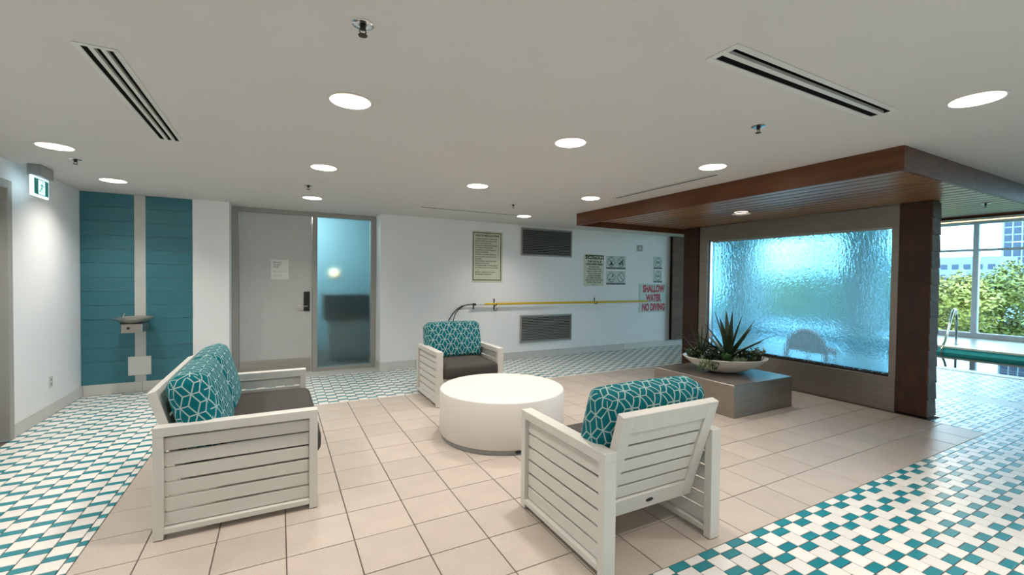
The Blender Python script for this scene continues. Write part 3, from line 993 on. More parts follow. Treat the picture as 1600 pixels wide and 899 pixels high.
MB().box(-hx + .035, hx - .01, yo, -.006, hz - .092, hz - .012).build('header_band', 'ink', cs)
text('CAUTION', .012, hz - .052, yo - .0008, .40, 'cream_sign', cs, .054, .03)
text('THIS POOL IS', .008, hz - .138, yo, .34, 'ink', cs, .040, .045)
text('UNSUPERVISED', .008, hz - .190, yo, .42, 'ink', cs, .040, .045)
for k, (tx, w) in enumerate((('BATHERS UNDER', .24), ('TWELVE YEARS OF AGE', .33), ('ARE NOT ALLOWED WITHIN', .37), ('THE POOL ENCLOSURE', .31), ('UNLESS ACCOMPANIED', .32), ('BY A PARENT OR AGENT', .35), ('WHO IS NOT LESS THAN SIXTEEN', .43), ('SIXTEEN YEARS OF AGE', .33))):
    text(tx, .005, hz - .244 - k * .0425, yo, w, 'ink', cs, .028, .03)
text('EMS 911', .0, -hz + .03, yo, .10, 'ink', cs, .016, .01)

def pictogram(label, x0, x1, z0, z1, title, bar, kind):
    r, hx, hz = sign_panel('pictogram_sign', label, x0, x1, z0, z1, 'palesign', 'pool rule pictogram signs')
    MB().box(-hx, hx, yo, -.006, -hz + .002, -hz + .034).build('caption_band', 'ink', r)
    text(bar, 0, -hz + .018, yo - .0006, hx * 1.7, 'palesign', r, .013)
    text(title, 0, hz - .015, yo, hx * 1.1, 'ink', r, .016, .01)
    rr, cz = .093, .006
    ring = MB()
    for k in range(40):
        a0, a1 = 2 * math.pi * k / 40, 2 * math.pi * (k + 1) / 40
        p = lambda a, q: (q * math.cos(a), yo, cz + q * math.sin(a))
        ring.quad(p(a0, rr), p(a1, rr), p(a1, rr - .009), p(a0, rr - .009))
    ring.build('ring', 'ink', r)
    def bar_(pts, w, nm='symbol', y=yo - .0004):
        m = MB()
        for (xa, za), (xb, zb_) in zip(pts, pts[1:]):
            d = Vector((xb - xa, 0, zb_ - za)).normalized(); n_ = Vector((-d.z, 0, d.x)) * w
            m.quad((xa + n_.x, y, za + n_.z + cz), (xa - n_.x, y, za - n_.z + cz), (xb - n_.x, y, zb_ - n_.z + cz), (xb + n_.x, y, zb_ + n_.z + cz))
        return m.build(nm, 'ink', r)
    if kind in ('a', 'b', 'd'):
        bar_([(-.063, .063), (.063, -.063)], .0048, 'slash')
    if kind == 'a':
        bar_([(-.05, -.05), (.05, -.05)], .010); bar_([(-.03, .03), (0, -.01), (.03, -.045)], .009); bar_([(0, -.04), (.03, .03)], .008); bar_([(-.02, -.04), (.015, 0)], .007)
    if kind == 'b':
        bar_([(.035, -.055), (.035, .055)], .015); bar_([(-.06, -.03), (-.01, -.01), (.02, .02)], .012); bar_([(-.045, -.045), (.01, -.035)], .010)
    if kind == 'c':
        bar_([(.045, .06), (.03, .01)], .011); bar_([(.03, .01), (.02, -.06)], .003); bar_([(.02, -.03), (.07, -.03)], .003); bar_([(-.06, -.05), (-.03, -.04), (-.005, -.055)], .007); bar_([(-.03, -.04), (-.045, -.02)], .006)
    if kind == 'e':
        bar_([(-.06, -.02), (-.03, .005), (-.005, -.02), (.025, .005), (.055, -.02)], .007); bar_([(-.045, .015), (-.01, .028)], .007); bar_([(.015, .02), (.04, .02)], .008)
pictogram('pale no-diving pictogram sign with crossed ring, in the upper row beside the caution sign', 5.731, 5.973, 1.638, 1.903, 'DANGER', 'NO DIVING', 'a')
pictogram('pale pictogram sign, crossed ring over dark block, upper row beside no-diving sign', 5.987, 6.231, 1.638, 1.903, 'DANGER', 'NO PUSHING', 'b')
pictogram('pale pictogram sign, uncrossed ring with upright figure, lower row beside caution sign', 5.737, 5.976, 1.326, 1.599, 'SHOWER REQUIRED', 'BEFORE ENTRY', 'c')
pictogram('pale pictogram sign with an otherwise empty crossed ring, in the lower row', 5.989, 6.232, 1.326, 1.599, 'DANGER', 'NO RUNNING', 'd')
pictogram('pale swimmer pictogram sign, upper of the pair above the red lettered sign', 7.017, 7.262, 1.664, 1.925, 'SHALLOW', 'CAUTION', 'e')
pictogram('pale swimmer pictogram sign, lower of the pair right above the red lettered sign', 7.02, 7.266, 1.374, 1.636, 'DEEP WATER', 'CAUTION', 'e')
sh, hx, hz = sign_panel('shallow_water_sign', 'pale sign reading SHALLOW WATER NO DIVING in red letters', 6.622, 7.428, .745, 1.354, 'palesign')
text('SHALLOW', .005, .195, yo, .63, 'red', sh, .165, .065)
text('WATER', .0, .0, yo, .45, 'red', sh, .165, .065)
text('NO DIVING', .005, -.195, yo, .66, 'red', sh, .165, .065)
sw = thing('wall_switch', 'small grey wall switch plate high on the white wall above the pole', 'switch', (6.612, YB, 2.083))
MB().box(-.075, .075, -.012, 0, -.062, .062, .003).build('plate', 'greyplastic', sw)
MB().box(-.02, .02, -.018, -.012, -.03, .03, .002).build('rocker', 'plastic', sw)

def vent(label, x0, x1, z0, z1):
    t = thing('wall_vent', label, 'vent', ((x0 + x1) / 2, YB, (z0 + z1) / 2), 0, 'grey louvred wall vents')
    hx, hz = (x1 - x0) / 2, (z1 - z0) / 2
    f = MB()
    f.box(-hx, hx, -.022, 0, hz - .028, hz, .002); f.box(-hx, hx, -.022, 0, -hz, -hz + .028, .002)
    f.box(-hx, -hx + .028, -.022, 0, -hz + .028, hz - .028, .002); f.box(hx - .028, hx, -.022, 0, -hz + .028, hz - .028, .002)
    f.build('frame', 'greyplastic', t)
    MB().box(-hx + .028, hx - .028, -.003, -.001, -hz + .028, hz - .028).build('backing', 'void', t)
    n = 15
    me = MB()
    me.v = [(-hx + .028, -.004, .008), (hx - .028, -.004, .008), (hx - .028, -.018, -.006), (-hx + .028, -.018, -.006), (-hx + .028, -.004, .006), (hx - .028, -.004, .006), (hx - .028, -.018, -.008), (-hx + .028, -.018, -.008)]
    me.f = [(0, 3, 2, 1), (4, 5, 6, 7), (3, 7, 6, 2), (0, 4, 7, 3), (1, 2, 6, 5), (0, 1, 5, 4)]
    me.m = [0] * 6
    mm = me.mesh('louvre', 'louvre')
    for k in range(n):
        link('louvre', mm, t, (0, 0, -hz + .028 + (2 * hz - .056) * (k + .5) / n))
vent('grey louvred wall vent high on the white wall, above the yellow pole', 3.785, 4.885, 1.835, 2.335)
vent('grey louvred wall vent low on the white wall, below the yellow pole', 3.782, 4.90, .275, .772)

ph = thing('reaching_pole', 'long yellow pole on hooks along the white wall with black cord at its end', 'pole', (3.0, YB - .06, .99))
MB().tube([(.02, 0, .0), (3.80, 0, -.006)], .019, 12).build('shaft', 'yellow', ph, True)
MB().tube([(-.10, 0, -.002), (.06, 0, 0)], .021, 12).build('clear_sleeve', 'plastic', ph, True)
hk = MB(); hk.tube([(-.15, 0, -.005), (-.10, 0, -.003)], .022, 10); hk.tube([(-.14, 0, -.005), (-.14, 0, -.085)], .012, 8); hk.build('end_fitting', 'black', ph, True)
c1 = MB()
c1.tube([(-.14, .02, -.005), (-.25, .025, -.012), (-.34, .03, -.035), (-.42, .035, -.085), (-.49, .035, -.155), (-.55, .035, -.25), (-.58, .035, -.35), (-.585, .035, -.55)], .0085, 8)
c1.tube([(-.30, .03, -.03), (-.39, .035, -.085), (-.45, .035, -.17), (-.48, .035, -.27), (-.49, .035, -.55)], .0065, 8)
c1.build('cord', 'black', ph, True)
for hxp, dn in ((3.27, .12), (5.445, .05)):
    t = thing('wall_hook', 'dark J-shaped wall hook holding the yellow pole' + (' near its clear end' if hxp < 4 else ' near the caution sign'), 'hook', (hxp, YB, .99), 0, 'pole hooks')
    m = MB()
    m.box(-.011, .011, -.006, 0, -dn + .02, .085, .001)
    m.tube([(0, -.004, -.03), (0, -.05, -.034), (0, -.085, -.034), (0, -.092, -.02), (0, -.092, .004)], .007, 8)
    if dn > .1:
        m.tube([(0, -.004, -.09), (0, -.03, -.118), (.02, -.045, -.12), (.035, -.045, -.10), (.036, -.045, -.075)], .007, 8)
    m.build('bracket', 'darkmetal', t, True)

# ------------------------------------------------------------------ cushions and seating
def cushion_mesh(name, hx, hy, hz, r, bulge, m, pinch=0.0):
    """puffy rounded box, thin axis z; UV in metres by dominant side"""
    def axis(h, n):
        e = [-h, -h + r * .3, -h + r * .65, -h + r]
        mid = [-h + r + (2 * h - 2 * r) * k / n for k in range(1, n)]
        return e + mid + [-x for x in reversed(e)]
    X, Y, Z = axis(hx, 9), axis(hy, 7), axis(hz, 2)
    vid, V, Fc, U = {}, [], [], []
    def vert(p):
        k = tuple(round(c, 5) for c in p)
        if k not in vid:
            q = Vector(p)
            i = Vector((max(-hx + r, min(hx - r, q.x)), max(-hy + r, min(hy - r, q.y)), max(-hz + r, min(hz - r, q.z))))
            d = q - i
            if d.length > 1e-9:
                q = i + d.normalized() * r
            fx, fy = 1 - (p[0] / hx) ** 2, 1 - (p[1] / hy) ** 2
            q.z += (p[2] / hz) * bulge * math.sqrt(max(0, fx)) * math.sqrt(max(0, fy)) 
            q.x += (p[0] / hx) * bulge * .3 * fy * (1 if abs(p[2]) < hz else .6)
            q.y += (p[1] / hy) * bulge * .3 * fx * (1 if abs(p[2]) < hz else .6)
            # slightly sunken corners' thickness
            q.z *= 1 - pinch * (1 - fx * fy) * .5
            vid[k] = len(V); V.append(tuple(q))
        return vid[k]
    def face(grid_a, grid_b, fn, uvf, flip):
        for i in range(len(grid_a) - 1):
            for j in range(len(grid_b) - 1):
                c = [(grid_a[i], grid_b[j]), (grid_a[i + 1], grid_b[j]), (grid_a[i + 1], grid_b[j + 1]), (grid_a[i], grid_b[j + 1])]
                if flip:
                    c.reverse()
                Fc.append([vert(fn(*p)) for p in c]); U.append([uvf(*p) for p in c])
    face(X, Y, lambda a, b: (a, b, hz), lambda a, b: (a, b), False)
    face(X, Y, lambda a, b: (a, b, -hz), lambda a, b: (-a, b), True)
    face(X, Z, lambda a, b: (a, -hy, b), lambda a, b: (a, -hy - hz + b), False)
    face(X, Z, lambda a, b: (a, hy, b), lambda a, b: (a, hy + hz - b), True)
    face(Y, Z, lambda a, b: (hx, a, b), lambda a, b: (hx + hz - b, a), False)
    face(Y, Z, lambda a, b: (-hx, a, b), lambda a, b: (-hx - hz + b, a), True)
    me = bpy.data.meshes.new(name)
    me.from_pydata(V, [], Fc)
    me.materials.append(MT[m])
    uv = me.uv_layers.new(name='UVMap')
    k = 0
    for poly, us in zip(me.polygons, U):
        poly.use_smooth = True
        for li, u in zip(poly.loop_indices, us):
            uv.data[li].uv = u
    me.update()
    return me

def seating(name, label, cat, loc, rz, w, d, n_back, group):
    """slatted frame seat, local +Y is the front"""
    t = thing(name, label, cat, loc, rz, group)
    hw, hd = w / 2, d / 2
    AT, PW, ARM = .608, .046, .072      # arm height, post width, arm thickness
    for s_ in (-1, 1):
        xo = s_ * hw
        xi = s_ * (hw - ARM)
        x0, x1 = min(xo, xi), max(xo, xi)
        for nm, y0 in (('rear_post', -hd), ('front_post', hd - PW)):
            p = MB().box(x0, x1, y0, y0 + PW, .004, AT - .05, .002).build(nm, 'white_frame', t)
            MB().box(x0 + .006, x1 - .006, y0 + .006, y0 + PW - .006, 0, .005).build('foot_glide', 'black', p)
        MB().box(x0, x1, -hd, hd, AT - .05, AT, .002).build('arm_rail', 'white_frame', t)
        MB().box(x0, x1, -hd + PW, hd - PW, .032, .062, .002).build('bottom_rail', 'white_frame', t)
        sx0, sx1 = s_ * (hw - .026), s_ * (hw - .046)
        me = MB().box(min(sx0, sx1), max(sx0, sx1), -hd + PW, hd - PW, 0, .0685, .0015).mesh('arm_slat', 'white_frame')
        for k in range(6):
            link('arm_slat', me, t, (0, 0, .0665 + k * .0815))
    # back panel leaning outward
    iw = hw - ARM - .004
    tilt = math.atan2(.175, .575)
    bp = bpy.data.objects.new('back_panel', None)
    col.objects.link(bp); bp.parent = t
    bp.location = (0, -hd + .155, .21)
    bp.rotation_euler = (tilt, 0, 0)
    L = .60
    bpm = MB()
    bpm.box(-iw, -iw + .075, -.022, .022, .0, L, .002)
    bpm.box(iw - .075, iw, -.022, .022, .0, L, .002)
    bpm.box(-iw + .075, iw - .075, -.022, .022, L - .095, L, .002)
    bpm.box(-iw + .075, iw - .075, -.022, .022, 0, .10, .002)
    me_bp = bpm.mesh('back_panel', 'white_frame')
    bpy.data.objects.remove(bp)
    bp = link('back_panel', me_bp, t, (0, -hd + .155, .21))
    bp.rotation_euler = (tilt, 0, 0)
    ms = MB().box(-iw + .075, iw - .075, -.010, .010, 0, .0675, .0015).mesh('back_slat', 'white_frame')
    for k in range(5):
        link('back_slat', ms, bp, (0, 0, .1085 + k * .0805))
    if n_back == 1:
        bg_ = MB().lathe([(0, 0), (.026, 0), (.026, .003), (0, .003)], 16, 0, 0, 1, .42).build('badge', 'black', bp, loc=(0, -.022, .05))
        bg_.rotation_euler = (math.pi / 2, 0, 0)
    # seat deck and apron
    MB().box(-hw + ARM, hw - ARM, hd - .085, hd - .04, .225, .300, .002).build('front_apron', 'white_frame', t)
    MB().box(-hw + ARM, hw - ARM, -hd + .18, hd - .085, .278, .300, .002).build('seat_deck', 'white_frame', t)
    sd = (d + .028 - .15) / 2
    cm = cushion_mesh('seat_cushion', hw - ARM - .006, sd, .074, .045, .016, 'seat')
    link('seat_cushion', cm, t, (0, hd + .028 - sd, .377))
    bw = (hw - ARM + .022) / n_back
    bcm = cushion_mesh('back_cushion', bw - .002, .226, .092, .058, .028, 'fabric', .10)
    for k in range(n_back):
        o = link('back_cushion', bcm, t)
        th = math.pi / 2 + tilt * .9
        o.rotation_euler = (th, 0, 0)
        px_ = -hw + ARM - .022 + bw * (2 * k + 1)
        o.location = (px_, -hd + .180, .646)
    return t

seating('armchair', 'white slatted armchair seen from behind with teal lattice back cushion', 'armchair', (1.745, 1.965, 0), 0, .82, .79, 1, 'white slatted lounge seats')
seating('armchair', 'white slatted armchair facing out against the white wall, behind the drum table', 'armchair', (1.922, 4.955, 0), math.pi, .812, .79, 1, 'white slatted lounge seats')
seating('loveseat', 'white slatted two-seat sofa with charcoal seat and teal lattice cushions', 'sofa', (-.19, 3.60, 0), -math.pi / 2, 1.39, .80, 2, 'white slatted lounge seats')

# ------------------------------------------------------------------ drum table
tb = thing('drum_table', 'round white drum coffee table between the armchairs', 'coffee table', (1.825, 3.60, 0))
MB().lathe([(0, .425), (.545, .425), (.562, .422), (.570, .412), (.570, .05), (.566, .042), (0, .042)], 96).build('drum', 'white_conc', tb, True)
MB().lathe([(0, .042), (.555, .042), (.555, .004), (0, .004)], 96).build('plinth', 'greyplastic', tb, True)
MB().lathe([(.50, .004), (.54, .004), (.54, 0), (.50, 0)], 48).build('glide_ring', 'black', tb)
a_ = math.atan2(-3.13 + .0, -1.25)
bo = MB().lathe([(0, 0), (.028, 0), (.028, .004), (0, .004)], 16, 0, 0, 1, .45).build('badge', 'black', tb)
ang = math.atan2(-.54, -.12)
bo.location = (.556 * math.cos(ang), .556 * math.sin(ang), .022)
bo.rotation_euler = (math.pi / 2, 0, ang + math.pi / 2)

# ------------------------------------------------------------------ steel plinth, bowl and succulents
sp_ = thing('steel_plinth', 'low brushed steel block carrying the planter bowl before the water wall', 'plinth', (4.655, 3.42, 0))
MB().box(-.515, .515, -.545, .545, .0, .343, .006).build('block', 'steelh', sp_)
BC = (4.70, 3.40)
BROT = math.atan2(-.5, .79)
bw_ = thing('planter_bowl', 'shallow oval white planter bowl on the steel block', 'bowl', (BC[0], BC[1], .343), BROT)
A, B_ = .475, .36
prof = [(0, 0.0), (.30, 0.0), (.42, .012), (.60, .045), (.80, .095), (.94, .15), (1.0, .178), (.985, .181), (.92, .150), (.78, .11), (.5, .09), (0, .085)]
MB().lathe([(r, z) for r, z in prof], 64, 0, 0, A, B_).build('shell', 'bowl', bw_, True)
MB().lathe([(0, .152), (.60, .150), (.925, .140)], 48, 0, 0, A, B_).build('soil', 'soil', bw_, True)

def inbowl(u, v):
    x, y = u * A, v * B_
    return (BC[0] + x * math.cos(BROT) - y * math.sin(BROT), BC[1] + x * math.sin(BROT) + y * math.cos(BROT), .343 + .146)

def leaf_mesh(L, w, curve, m, thick=.006, n=7, tip=1.6):
    """pointed fleshy leaf from the origin along +X, rising"""
    mb = MB()
    rows_ = []
    for i in range(n + 1):
        s_ = i / n
        wd = w * (math.sin(math.pi * min(1, (.25 + .75 * s_))) ** .7 if s_ < 1 else 0) * (1 - s_ ** tip * .35)
        wd = max(wd, .0008)
        x = L * s_
        z = curve * L * s_ * s_
        rows_.append([(x, -wd / 2, z + wd * .18), (x, 0, z - thick * (1 - s_)), (x, wd / 2, z + wd * .18), (x, 0, z + thick * .35 * (1 - s_))])
    for r in rows_:
        mb.v += r
    for i in range(n):
        a = i * 4
        for k in range(4):
            j = (k + 1) % 4
            mb.f.append((a + k, a + j, a + 4 + j, a + 4 + k)); mb.m.append(0)
    return mb.mesh('leaf', m, True)

def agave(name, label, loc, n, L, spread, m, group, w=.05, seed=1):
    rnd = random.Random(seed)
    t = thing(name, label, 'plant', loc, 0, group)
    for k in range(n):
        f = k / (n - 1)
        l = L * (1 - .25 * f) * rnd.uniform(.85, 1.05)
        me = leaf_mesh(l, w * rnd.uniform(.85, 1.1), -.12 * f + .02, m)
        o = link('leaf', me, t)
        elev = R(84) - f ** .75 * spread + rnd.uniform(-.06, .06)
        az = k * 2.39996 + rnd.uniform(-.2, .2)
        o.rotation_euler = (0, -elev, az)
    return t
agave('agave_plant', 'tall dark spiky agave rising from the middle of the white bowl', inbowl(.12, .05), 17, .64, R(66), 'leafdark', 'plants in the white bowl', .078, 3)
agave('agave_plant', 'smaller dark spiky agave beside the wood pillar side of the bowl', inbowl(-.55, .1), 15, .42, R(58), 'leafdark', 'plants in the white bowl', .034, 5)

def rosette(label, loc, n, L, m, w, seed, base=R(75), sp=R(60)):
    rnd = random.Random(seed)
    t = thing('succulent_rosette', label, 'plant', loc, rnd.uniform(0, 6), 'plants in the white bowl')
    for k in range(n):
        f = k / (n - 1)
        me = leaf_mesh(L * (.55 + .45 * f), w, .25, m, .008, 5, 3)
        o = link('leaf', me, t)
        o.rotation_euler = (0, -(base - f * sp), k * 2.39996)
    return t
rosette('bright green pointed rosette at the foot of the tall agave', inbowl(-.10, -.5), 18, .15, 'leafgreen', .06, 11)
rosette('pale grey-green rosette at the front rim below the tall agave', inbowl(.06, -.72), 16, .09, 'leafpale', .034, 12)
rosette('pale grey-green rosette by the front rim, nearer the bowl end at the water wall', inbowl(.20, -.70), 18, .10, 'leafpale', .036, 13)
rosette('small pale rosette next to the trailing stems', inbowl(-.45, -.5), 14, .095, 'leafpale', .036, 14)
rosette('dusky green rosette among the low leaves behind the trailing stems', inbowl(-.62, -.35), 14, .09, 'leafpale', .03, 15)
rosette('rounded green rosette near the water wall end of the bowl', inbowl(.48, -.45), 14, .10, 'leafgreen', .042, 16)
def bushy(label, loc, n, rad, h, m, seed):
    rnd = random.Random(seed)
    t = thing('leafy_succulent', label, 'plant', loc, 0, 'plants in the white bowl')
    mb = MB()
    lv = MB()
    for k in range(n):
        a, r_ = rnd.uniform(0, 6.28), rad * math.sqrt(rnd.random())
        top = Vector((r_ * math.cos(a) * 1.2, r_ * math.sin(a), h * rnd.uniform(.4, 1)))
        mb.tube([(top.x * .5, top.y * .5, 0), tuple(top)], .003, 5)
        for q in range(9):
            p = top * rnd.uniform(.55, 1.0) + Vector((0, 0, .0))
            d = Vector((rnd.uniform(-1, 1), rnd.uniform(-1, 1), rnd.uniform(-.2, .9))).normalized()
            s_ = d.cross(Vector((0, 0, 1))).normalized()
            l, w = rnd.uniform(.022, .036), rnd.uniform(.008, .013)
            up = d.cross(s_) * .004
            lv.poly([p, p + d * l * .5 + s_ * w, p + d * l, p + d * l * .5 - s_ * w])
            lv.poly([p + up, p + d * l * .5 - s_ * w + up, p + d * l + up, p + d * l * .5 + s_ * w + up])
    mb.build('stems', 'leafdark', t)
    o = lv.build('foliage', m, t); o['kind'] = 'stuff'
for k, (u, v, m, lb) in enumerate(((-.78, -.1, 'leafgreen', 'low leafy succulent filling the bowl end by the wood pillar'), (.62, -.1, 'leafgreen', 'leafy succulent clump filling the bowl end toward the water wall'), (.80, -.05, 'leafpale', 'upright leafy sprigs at the tip of the bowl toward the water wall'),
                                   (-.3, -.2, 'leafdark', 'dark leafy clump between the two agaves'), (.35, -.45, 'leafdark', 'dark leafy clump in front of the tall agave'), (-.5, -.62, 'leafdark', 'dark leafy clump at the front rim by the trailing stems'), (.3, .4, 'leafdark', 'dark leafy clump behind the tall agave'))):
    bushy(lb, inbowl(u, v), 26, .085, .12 if k != 2 else .14, m, 30 + k)
tr_ = thing('trailing_succulent', 'green trailing stems hanging over the front of the bowl', 'plant', inbowl(-.62, -.66), BROT, 'plants in the white bowl')
st, lf = MB(), MB()
rnd = random.Random(5)
for k in range(9):
    x = -.10 + k * .026
    ln = rnd.uniform(.05, .17)
    pts = [(x, .05, .02), (x, -.03, .045), (x + .005, -.075, .02)]
    for q in range(1, 7):
        pts.append((x + .004 * math.sin(q), -.085 + min(.05, .012 * q), .02 - ln * q / 6))
    st.tube(pts, .0025, 5)
    for q in range(26):
        i = rnd.randrange(1, len(pts) - 1)
        a = Vector(pts[i]).lerp(Vector(pts[i + 1]), rnd.random())
        d = Vector((rnd.uniform(-1, 1), rnd.uniform(-1, .1), rnd.uniform(-.8, .4))).normalized()
        s_ = d.orthogonal().normalized()
        l, w = .02, .006
        lf.poly([a, a + d * l * .5 + s_ * w, a + d * l, a + d * l * .5 - s_ * w])
st.build('stems', 'leafgreen', tr_)
o = lf.build('foliage', 'leafgreen', tr_); o['kind'] = 'stuff'

# ------------------------------------------------------------------ pool and pool hall
pool = thing('swimming_pool', 'long indoor swimming pool with teal tiled sides before the windows', 'pool', ((PX0 + PX1) / 2, (PY0 + PY1) / 2, 0))
cxp, cyp = (PX0 + PX1) / 2, (PY0 + PY1) / 2
def pb(name, x0, x1, y0, y1, z0, z1, m, ch=0):
    return MB().box(x0 - cxp, x1 - cxp, y0 - cyp, y1 - cyp, z0, z1, ch).build(name, m, pool)
pb('basin_floor', PX0, PX1, PY0, PY1, -1.5, -1.4, 'pooltile')
pb('basin_side', PX0 - .1, PX0, PY0, PY1, -1.4, -.006, 'pooltile'); pb('basin_side', PX1, PX1 + .1, PY0, PY1, -1.4, -.006, 'pooltile')
pb('basin_side', PX0, PX1, PY0 - .1, PY0, -1.4, -.006, 'pooltile'); pb('basin_side', PX0, PX1, PY1, PY1 + .1, -1.4, -.006, 'pooltile')
pb('water_surface', PX0 + .001, PX1 - .001, PY0 + .001, PY1 - .001, -.132, -.13, 'water')
k = 0
y = PY0
while y < PY1:
    pb('coping', PX1 - .02, PX1 + .25, y + .002, y + .598, -.03, .012, 'bb', .006)
    pb('coping', PX0 - .25, PX0 + .02, y + .002, y + .598, -.03, .006, 'bb', .004)
    y += .6
la = thing('pool_ladder', 'chrome pool ladder handrail standing on the far pool edge', 'pool ladder', (14.06, 4.14, 0))
for dy in (0, .5):
    hr = MB()
    hr.tube([(0, dy, 0), (0, dy, .55), (-.01, dy, .70), (-.06, dy, .79), (-.13, dy, .825), (-.20, dy, .80), (-.27, dy, .72), (-.45, dy, .40), (-.62, dy, .10), (-.80, dy, -.05), (-.82, dy, -.4), (-.82, dy, -1.1)], .024, 12)
    r_ = hr.build('handrail', 'chrome', la, True)
    MB().lathe([(0, .012), (.06, .012), (.06, 0), (0, 0)], 20, 0, dy).build('flange', 'chrome', r_)
for z_ in (-.35, -.65, -.95):
    MB().box(-.87, -.77, 0, .5, z_, z_ + .03, .005).build('step', 'plastic', la)

# window wall
wins = [(-6.0 + .0, YN)]
mull = [4.43 + 1.9 * k for k in range(-5, 5)]
wf = MB()
wf.box(XWIN, XWIN + .14, YSP, YN, 0, .13, .004); wf.box(XWIN, XWIN + .14, YSP, YN, 2.99, HP + .2, .004)
window1 = struct(wf.build('window_1', 'winframe'))
for m_ in mull:
    MB().box(XWIN - .01, XWIN + .13, m_ - .055, m_ + .055, .13, 2.99, .004).build('mullion', 'winframe', window1)
edges = [YSP] + mull + [YN]
for a, b in zip(edges, edges[1:]):
    MB().box(XWIN + .02, XWIN + .12, a + .055, b - .055, 2.28, 2.345, .004).build('transom', 'winframe', window1)
    MB().box(XWIN + .06, XWIN + .066, a + .05, b - .05, .13, 2.285).build('pane', 'wglass', window1)
    MB().box(XWIN + .06, XWIN + .066, a + .05, b - .05, 2.34, 2.99).build('pane', 'wglass', window1)
lt = MB().box(XWIN - .06, XWIN - .001, YSP, YN, 3.045, 3.10, .004)
tr1 = struct(lt.build('trim_1', 'cream'))
MB().box(XWIN - .075, XWIN - .06, YSP, YN, 3.07, 3.09, .002).build('led_strip', 'led', tr1)
lb = thing('linear_light', 'dark slim linear light fixture hung over the pool', 'light fixture', (12.0, 3.35, 2.75))
MB().box(-.12, .12, 0, 1.5, .025, .085, .006).build('housing', 'black', lb)
MB().box(-.09, .09, .04, 1.46, .012, .026).build('diffuser', 'led', lb)
ll = bpy.data.lights.new('linear_light_beam', 'AREA')
ll.shape = 'RECTANGLE'
ll.size, ll.size_y = .16, 1.4
ll.energy = 60
ll.color = (1.0, .88, .72)
llo = bpy.data.objects.new('linear_light_beam', ll)
col.objects.link(llo)
llo.parent = lb
llo.location = (0, .75, .006)
for yy in (.2, 1.3):
    MB().tube([(0, yy, .08), (0, yy, HP - 2.75)], .006, 6).build('suspension_rod', 'darkmetal', lb)
for yy, w in ((6.6, .42), (10.55, .62)):
    t = thing('column', 'pale square column by the pool windows' + (', the wider one' if w > .5 else ', the slimmer one'), 'column', (15.3, yy, 0), 0, 'pool hall columns')
    MB().box(-.35, .35, -w, w, 0, HP, .02).build('shaft', 'wall', t)
    MB().box(-.37, .37, -w - .02, w + .02, 0, .12, .004).build('base', 'bb', t)
rc = thing('rattan_chair', 'golden orange rounded chair blurred behind the water wall', 'chair', (6.85, 3.64, 0))
bk = MB()
arc = [(.02, .27 * math.cos(a), .36 + .34 * math.sin(a)) for a in [math.pi * k / 14 for k in range(15)]]
bk.tube([(.02, .27, .0)] + arc + [(.02, -.27, .0)], .035, 10)
bk.build('back_frame', 'rattan', rc, True)
for k in range(9):
    yy = -.22 + k * .055
    zt_ = .36 + .34 * math.sqrt(max(0, 1 - (yy / .27) ** 2))
    MB().tube([(.02, yy, .40), (.02, yy, zt_)], .027, 8).build('back_cane', 'rattan', rc, True)
MB().lathe([(0, .38), (.24, .38), (.27, .41), (.24, .44), (0, .44)], 32, .27, 0).build('seat', 'rattan', rc, True)
for yy in (-.2, .2):
    MB().tube([(.45, yy, 0), (.42, yy * .9, .39)], .02, 8).build('leg', 'rattan', rc, True)

# ------------------------------------------------------------------ outside
struct(MB().box(XWIN + .3, 300, -150, 250, -10.3, -10.0).build('ground', 'grass'))
def tree(label, x, y, zc, rx, rz, m, seed, n=11000):
    rnd = random.Random(seed)
    k_ = 2.1
    x, y, zc, rx, rz = x * k_, y * k_, (zc - 1.42) * k_ + 1.42, rx * k_, rz * k_
    G = 10
    t = thing('garden_tree', label, 'tree', (x, y, -G), 0, 'trees outside the pool windows')
    MB().tube([(0, 0, 0), (.2, 0, 4), (0, .2, zc + G)], .15, 8, rad=[.4, .3, .1]).build('trunk', 'bark', t, True)
    blobs = [(rnd.uniform(-.6, .6) * rx, rnd.uniform(-.75, .75) * rx, zc + G + rnd.uniform(-.6, .6) * rz, rnd.uniform(.3, .55)) for _ in range(18)]
    lv = MB()
    for k in range(n):
        b = rnd.choice(blobs)
        d = Vector((rnd.gauss(0, 1), rnd.gauss(0, 1), rnd.gauss(0, 1))).normalized()
        rr = rnd.uniform(.55, 1.05)
        p = Vector((b[0] + d.x * rx * b[3] * rr, b[1] + d.y * rx * b[3] * rr, b[2] + d.z * rz * b[3] * rr))
        a = Vector((rnd.gauss(0, 1), rnd.gauss(0, 1), rnd.gauss(0, .6))).normalized()
        s_ = a.cross(d + Vector((.01, .02, .03)))
        if s_.length < .1:
            continue
        s_.normalize()
        l, w = rnd.uniform(.12, .26), rnd.uniform(.06, .13)
        lv.poly([p - a * l, p + s_ * w, p + a * l, p - s_ * w])
    o = lv.build('foliage', m, t); o['kind'] = 'stuff'
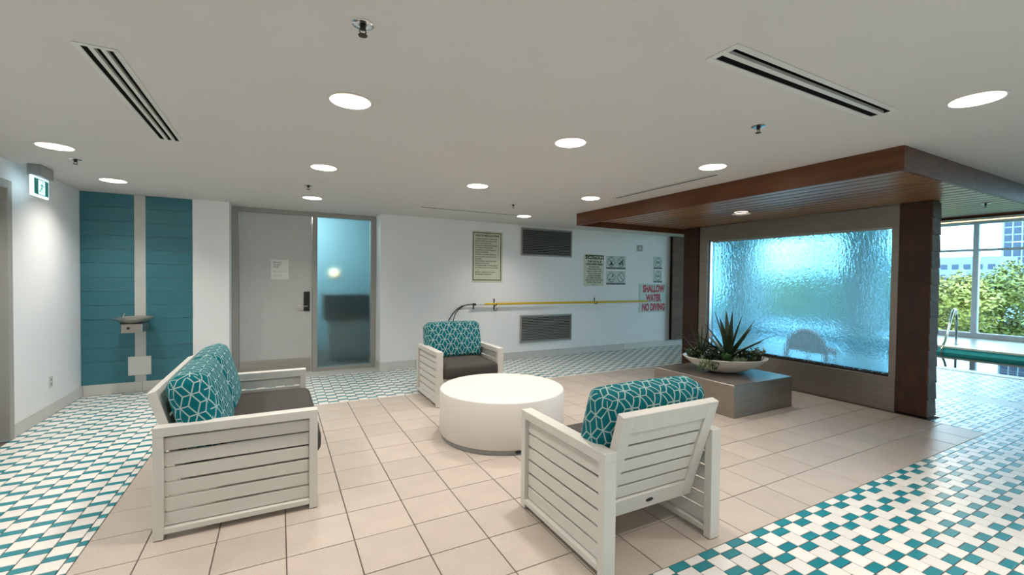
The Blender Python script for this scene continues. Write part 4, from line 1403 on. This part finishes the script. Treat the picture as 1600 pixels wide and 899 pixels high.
TR = [(24, 3.4, -.1, 1.6, 2.2, 'leafC'), (24, 7.4, -.2, 1.6, 2.2, 'leafB'), (24, 11.6, .35, 1.6, 2.3, 'leafA'), (24, 15.8, .1, 1.6, 2.2, 'leafB'), (24, -1.0, -.2, 1.6, 2.1, 'leafC'),
      (29.5, 1.35, .2, 1.95, 2.4, 'leafA'), (29.5, 7.1, .45, 1.9, 2.6, 'leafA'), (29.5, 12.0, .5, 1.9, 2.5, 'leafC'), (29.5, 16.85, .6, 1.95, 2.6, 'leafA')]
TL = ['deep green tree low under the pale tower, beyond the window glass', 'yellow-green tree against the glass past the pool handrail', 'green tree blurred in the middle of the water wall', 'yellow-green tree blurred at the far end of the water wall', 'deep green tree further along the window wall',
      'taller green tree standing behind the one under the tower', 'taller green tree standing behind the handrail view', 'taller deep green tree behind the one blurred in the water wall', 'taller green tree behind the yellow-green one blurred in the water wall']
for k, a in enumerate(TR):
    tree(TL[k], *a, 50 + k)
TX = 240.0
tw = thing('apartment_tower', 'tall pale apartment tower with rows of blue windows beyond the trees', 'building', (TX, 48, -10))
MB().box(0, 20, -12, 11.0, 0, 66).build('wall', 'towerwall', tw)
wm = MB().box(-.25, .0, -.85, .85, 0, 2.2).mesh('window', 'towerglass')
bm_ = MB().box(-.9, 0, -1.0, 1.0, -.35, -.1).mesh('balcony', 'towerwall')
for c_ in range(8):
    for f_ in range(5, 20):
        w_ = link('window', wm, tw, (0, 9.3 - c_ * 2.35, f_ * 2.75))
    MB().box(-.6, 0, 9.3 - c_ * 2.35 + 1.02, 9.3 - c_ * 2.35 + 1.32, 8, 60).build('pier', 'towerwall', tw)
lbd = thing('low_building', 'hazy pale low building beyond the trees beside the tower', 'building', (170, 50, -10))
MB().box(0, 14, -8, 14, 0, 19.0).build('wall', 'haze_build', lbd)
wm2 = MB().box(-.1, 0, -.7, .7, 0, 1.4).mesh('window', 'towerglass')
for c_ in range(9):
    for f_ in range(2, 6):
        link('window', wm2, lbd, (0, -6.5 + c_ * 2.4, 1 + f_ * 2.9))
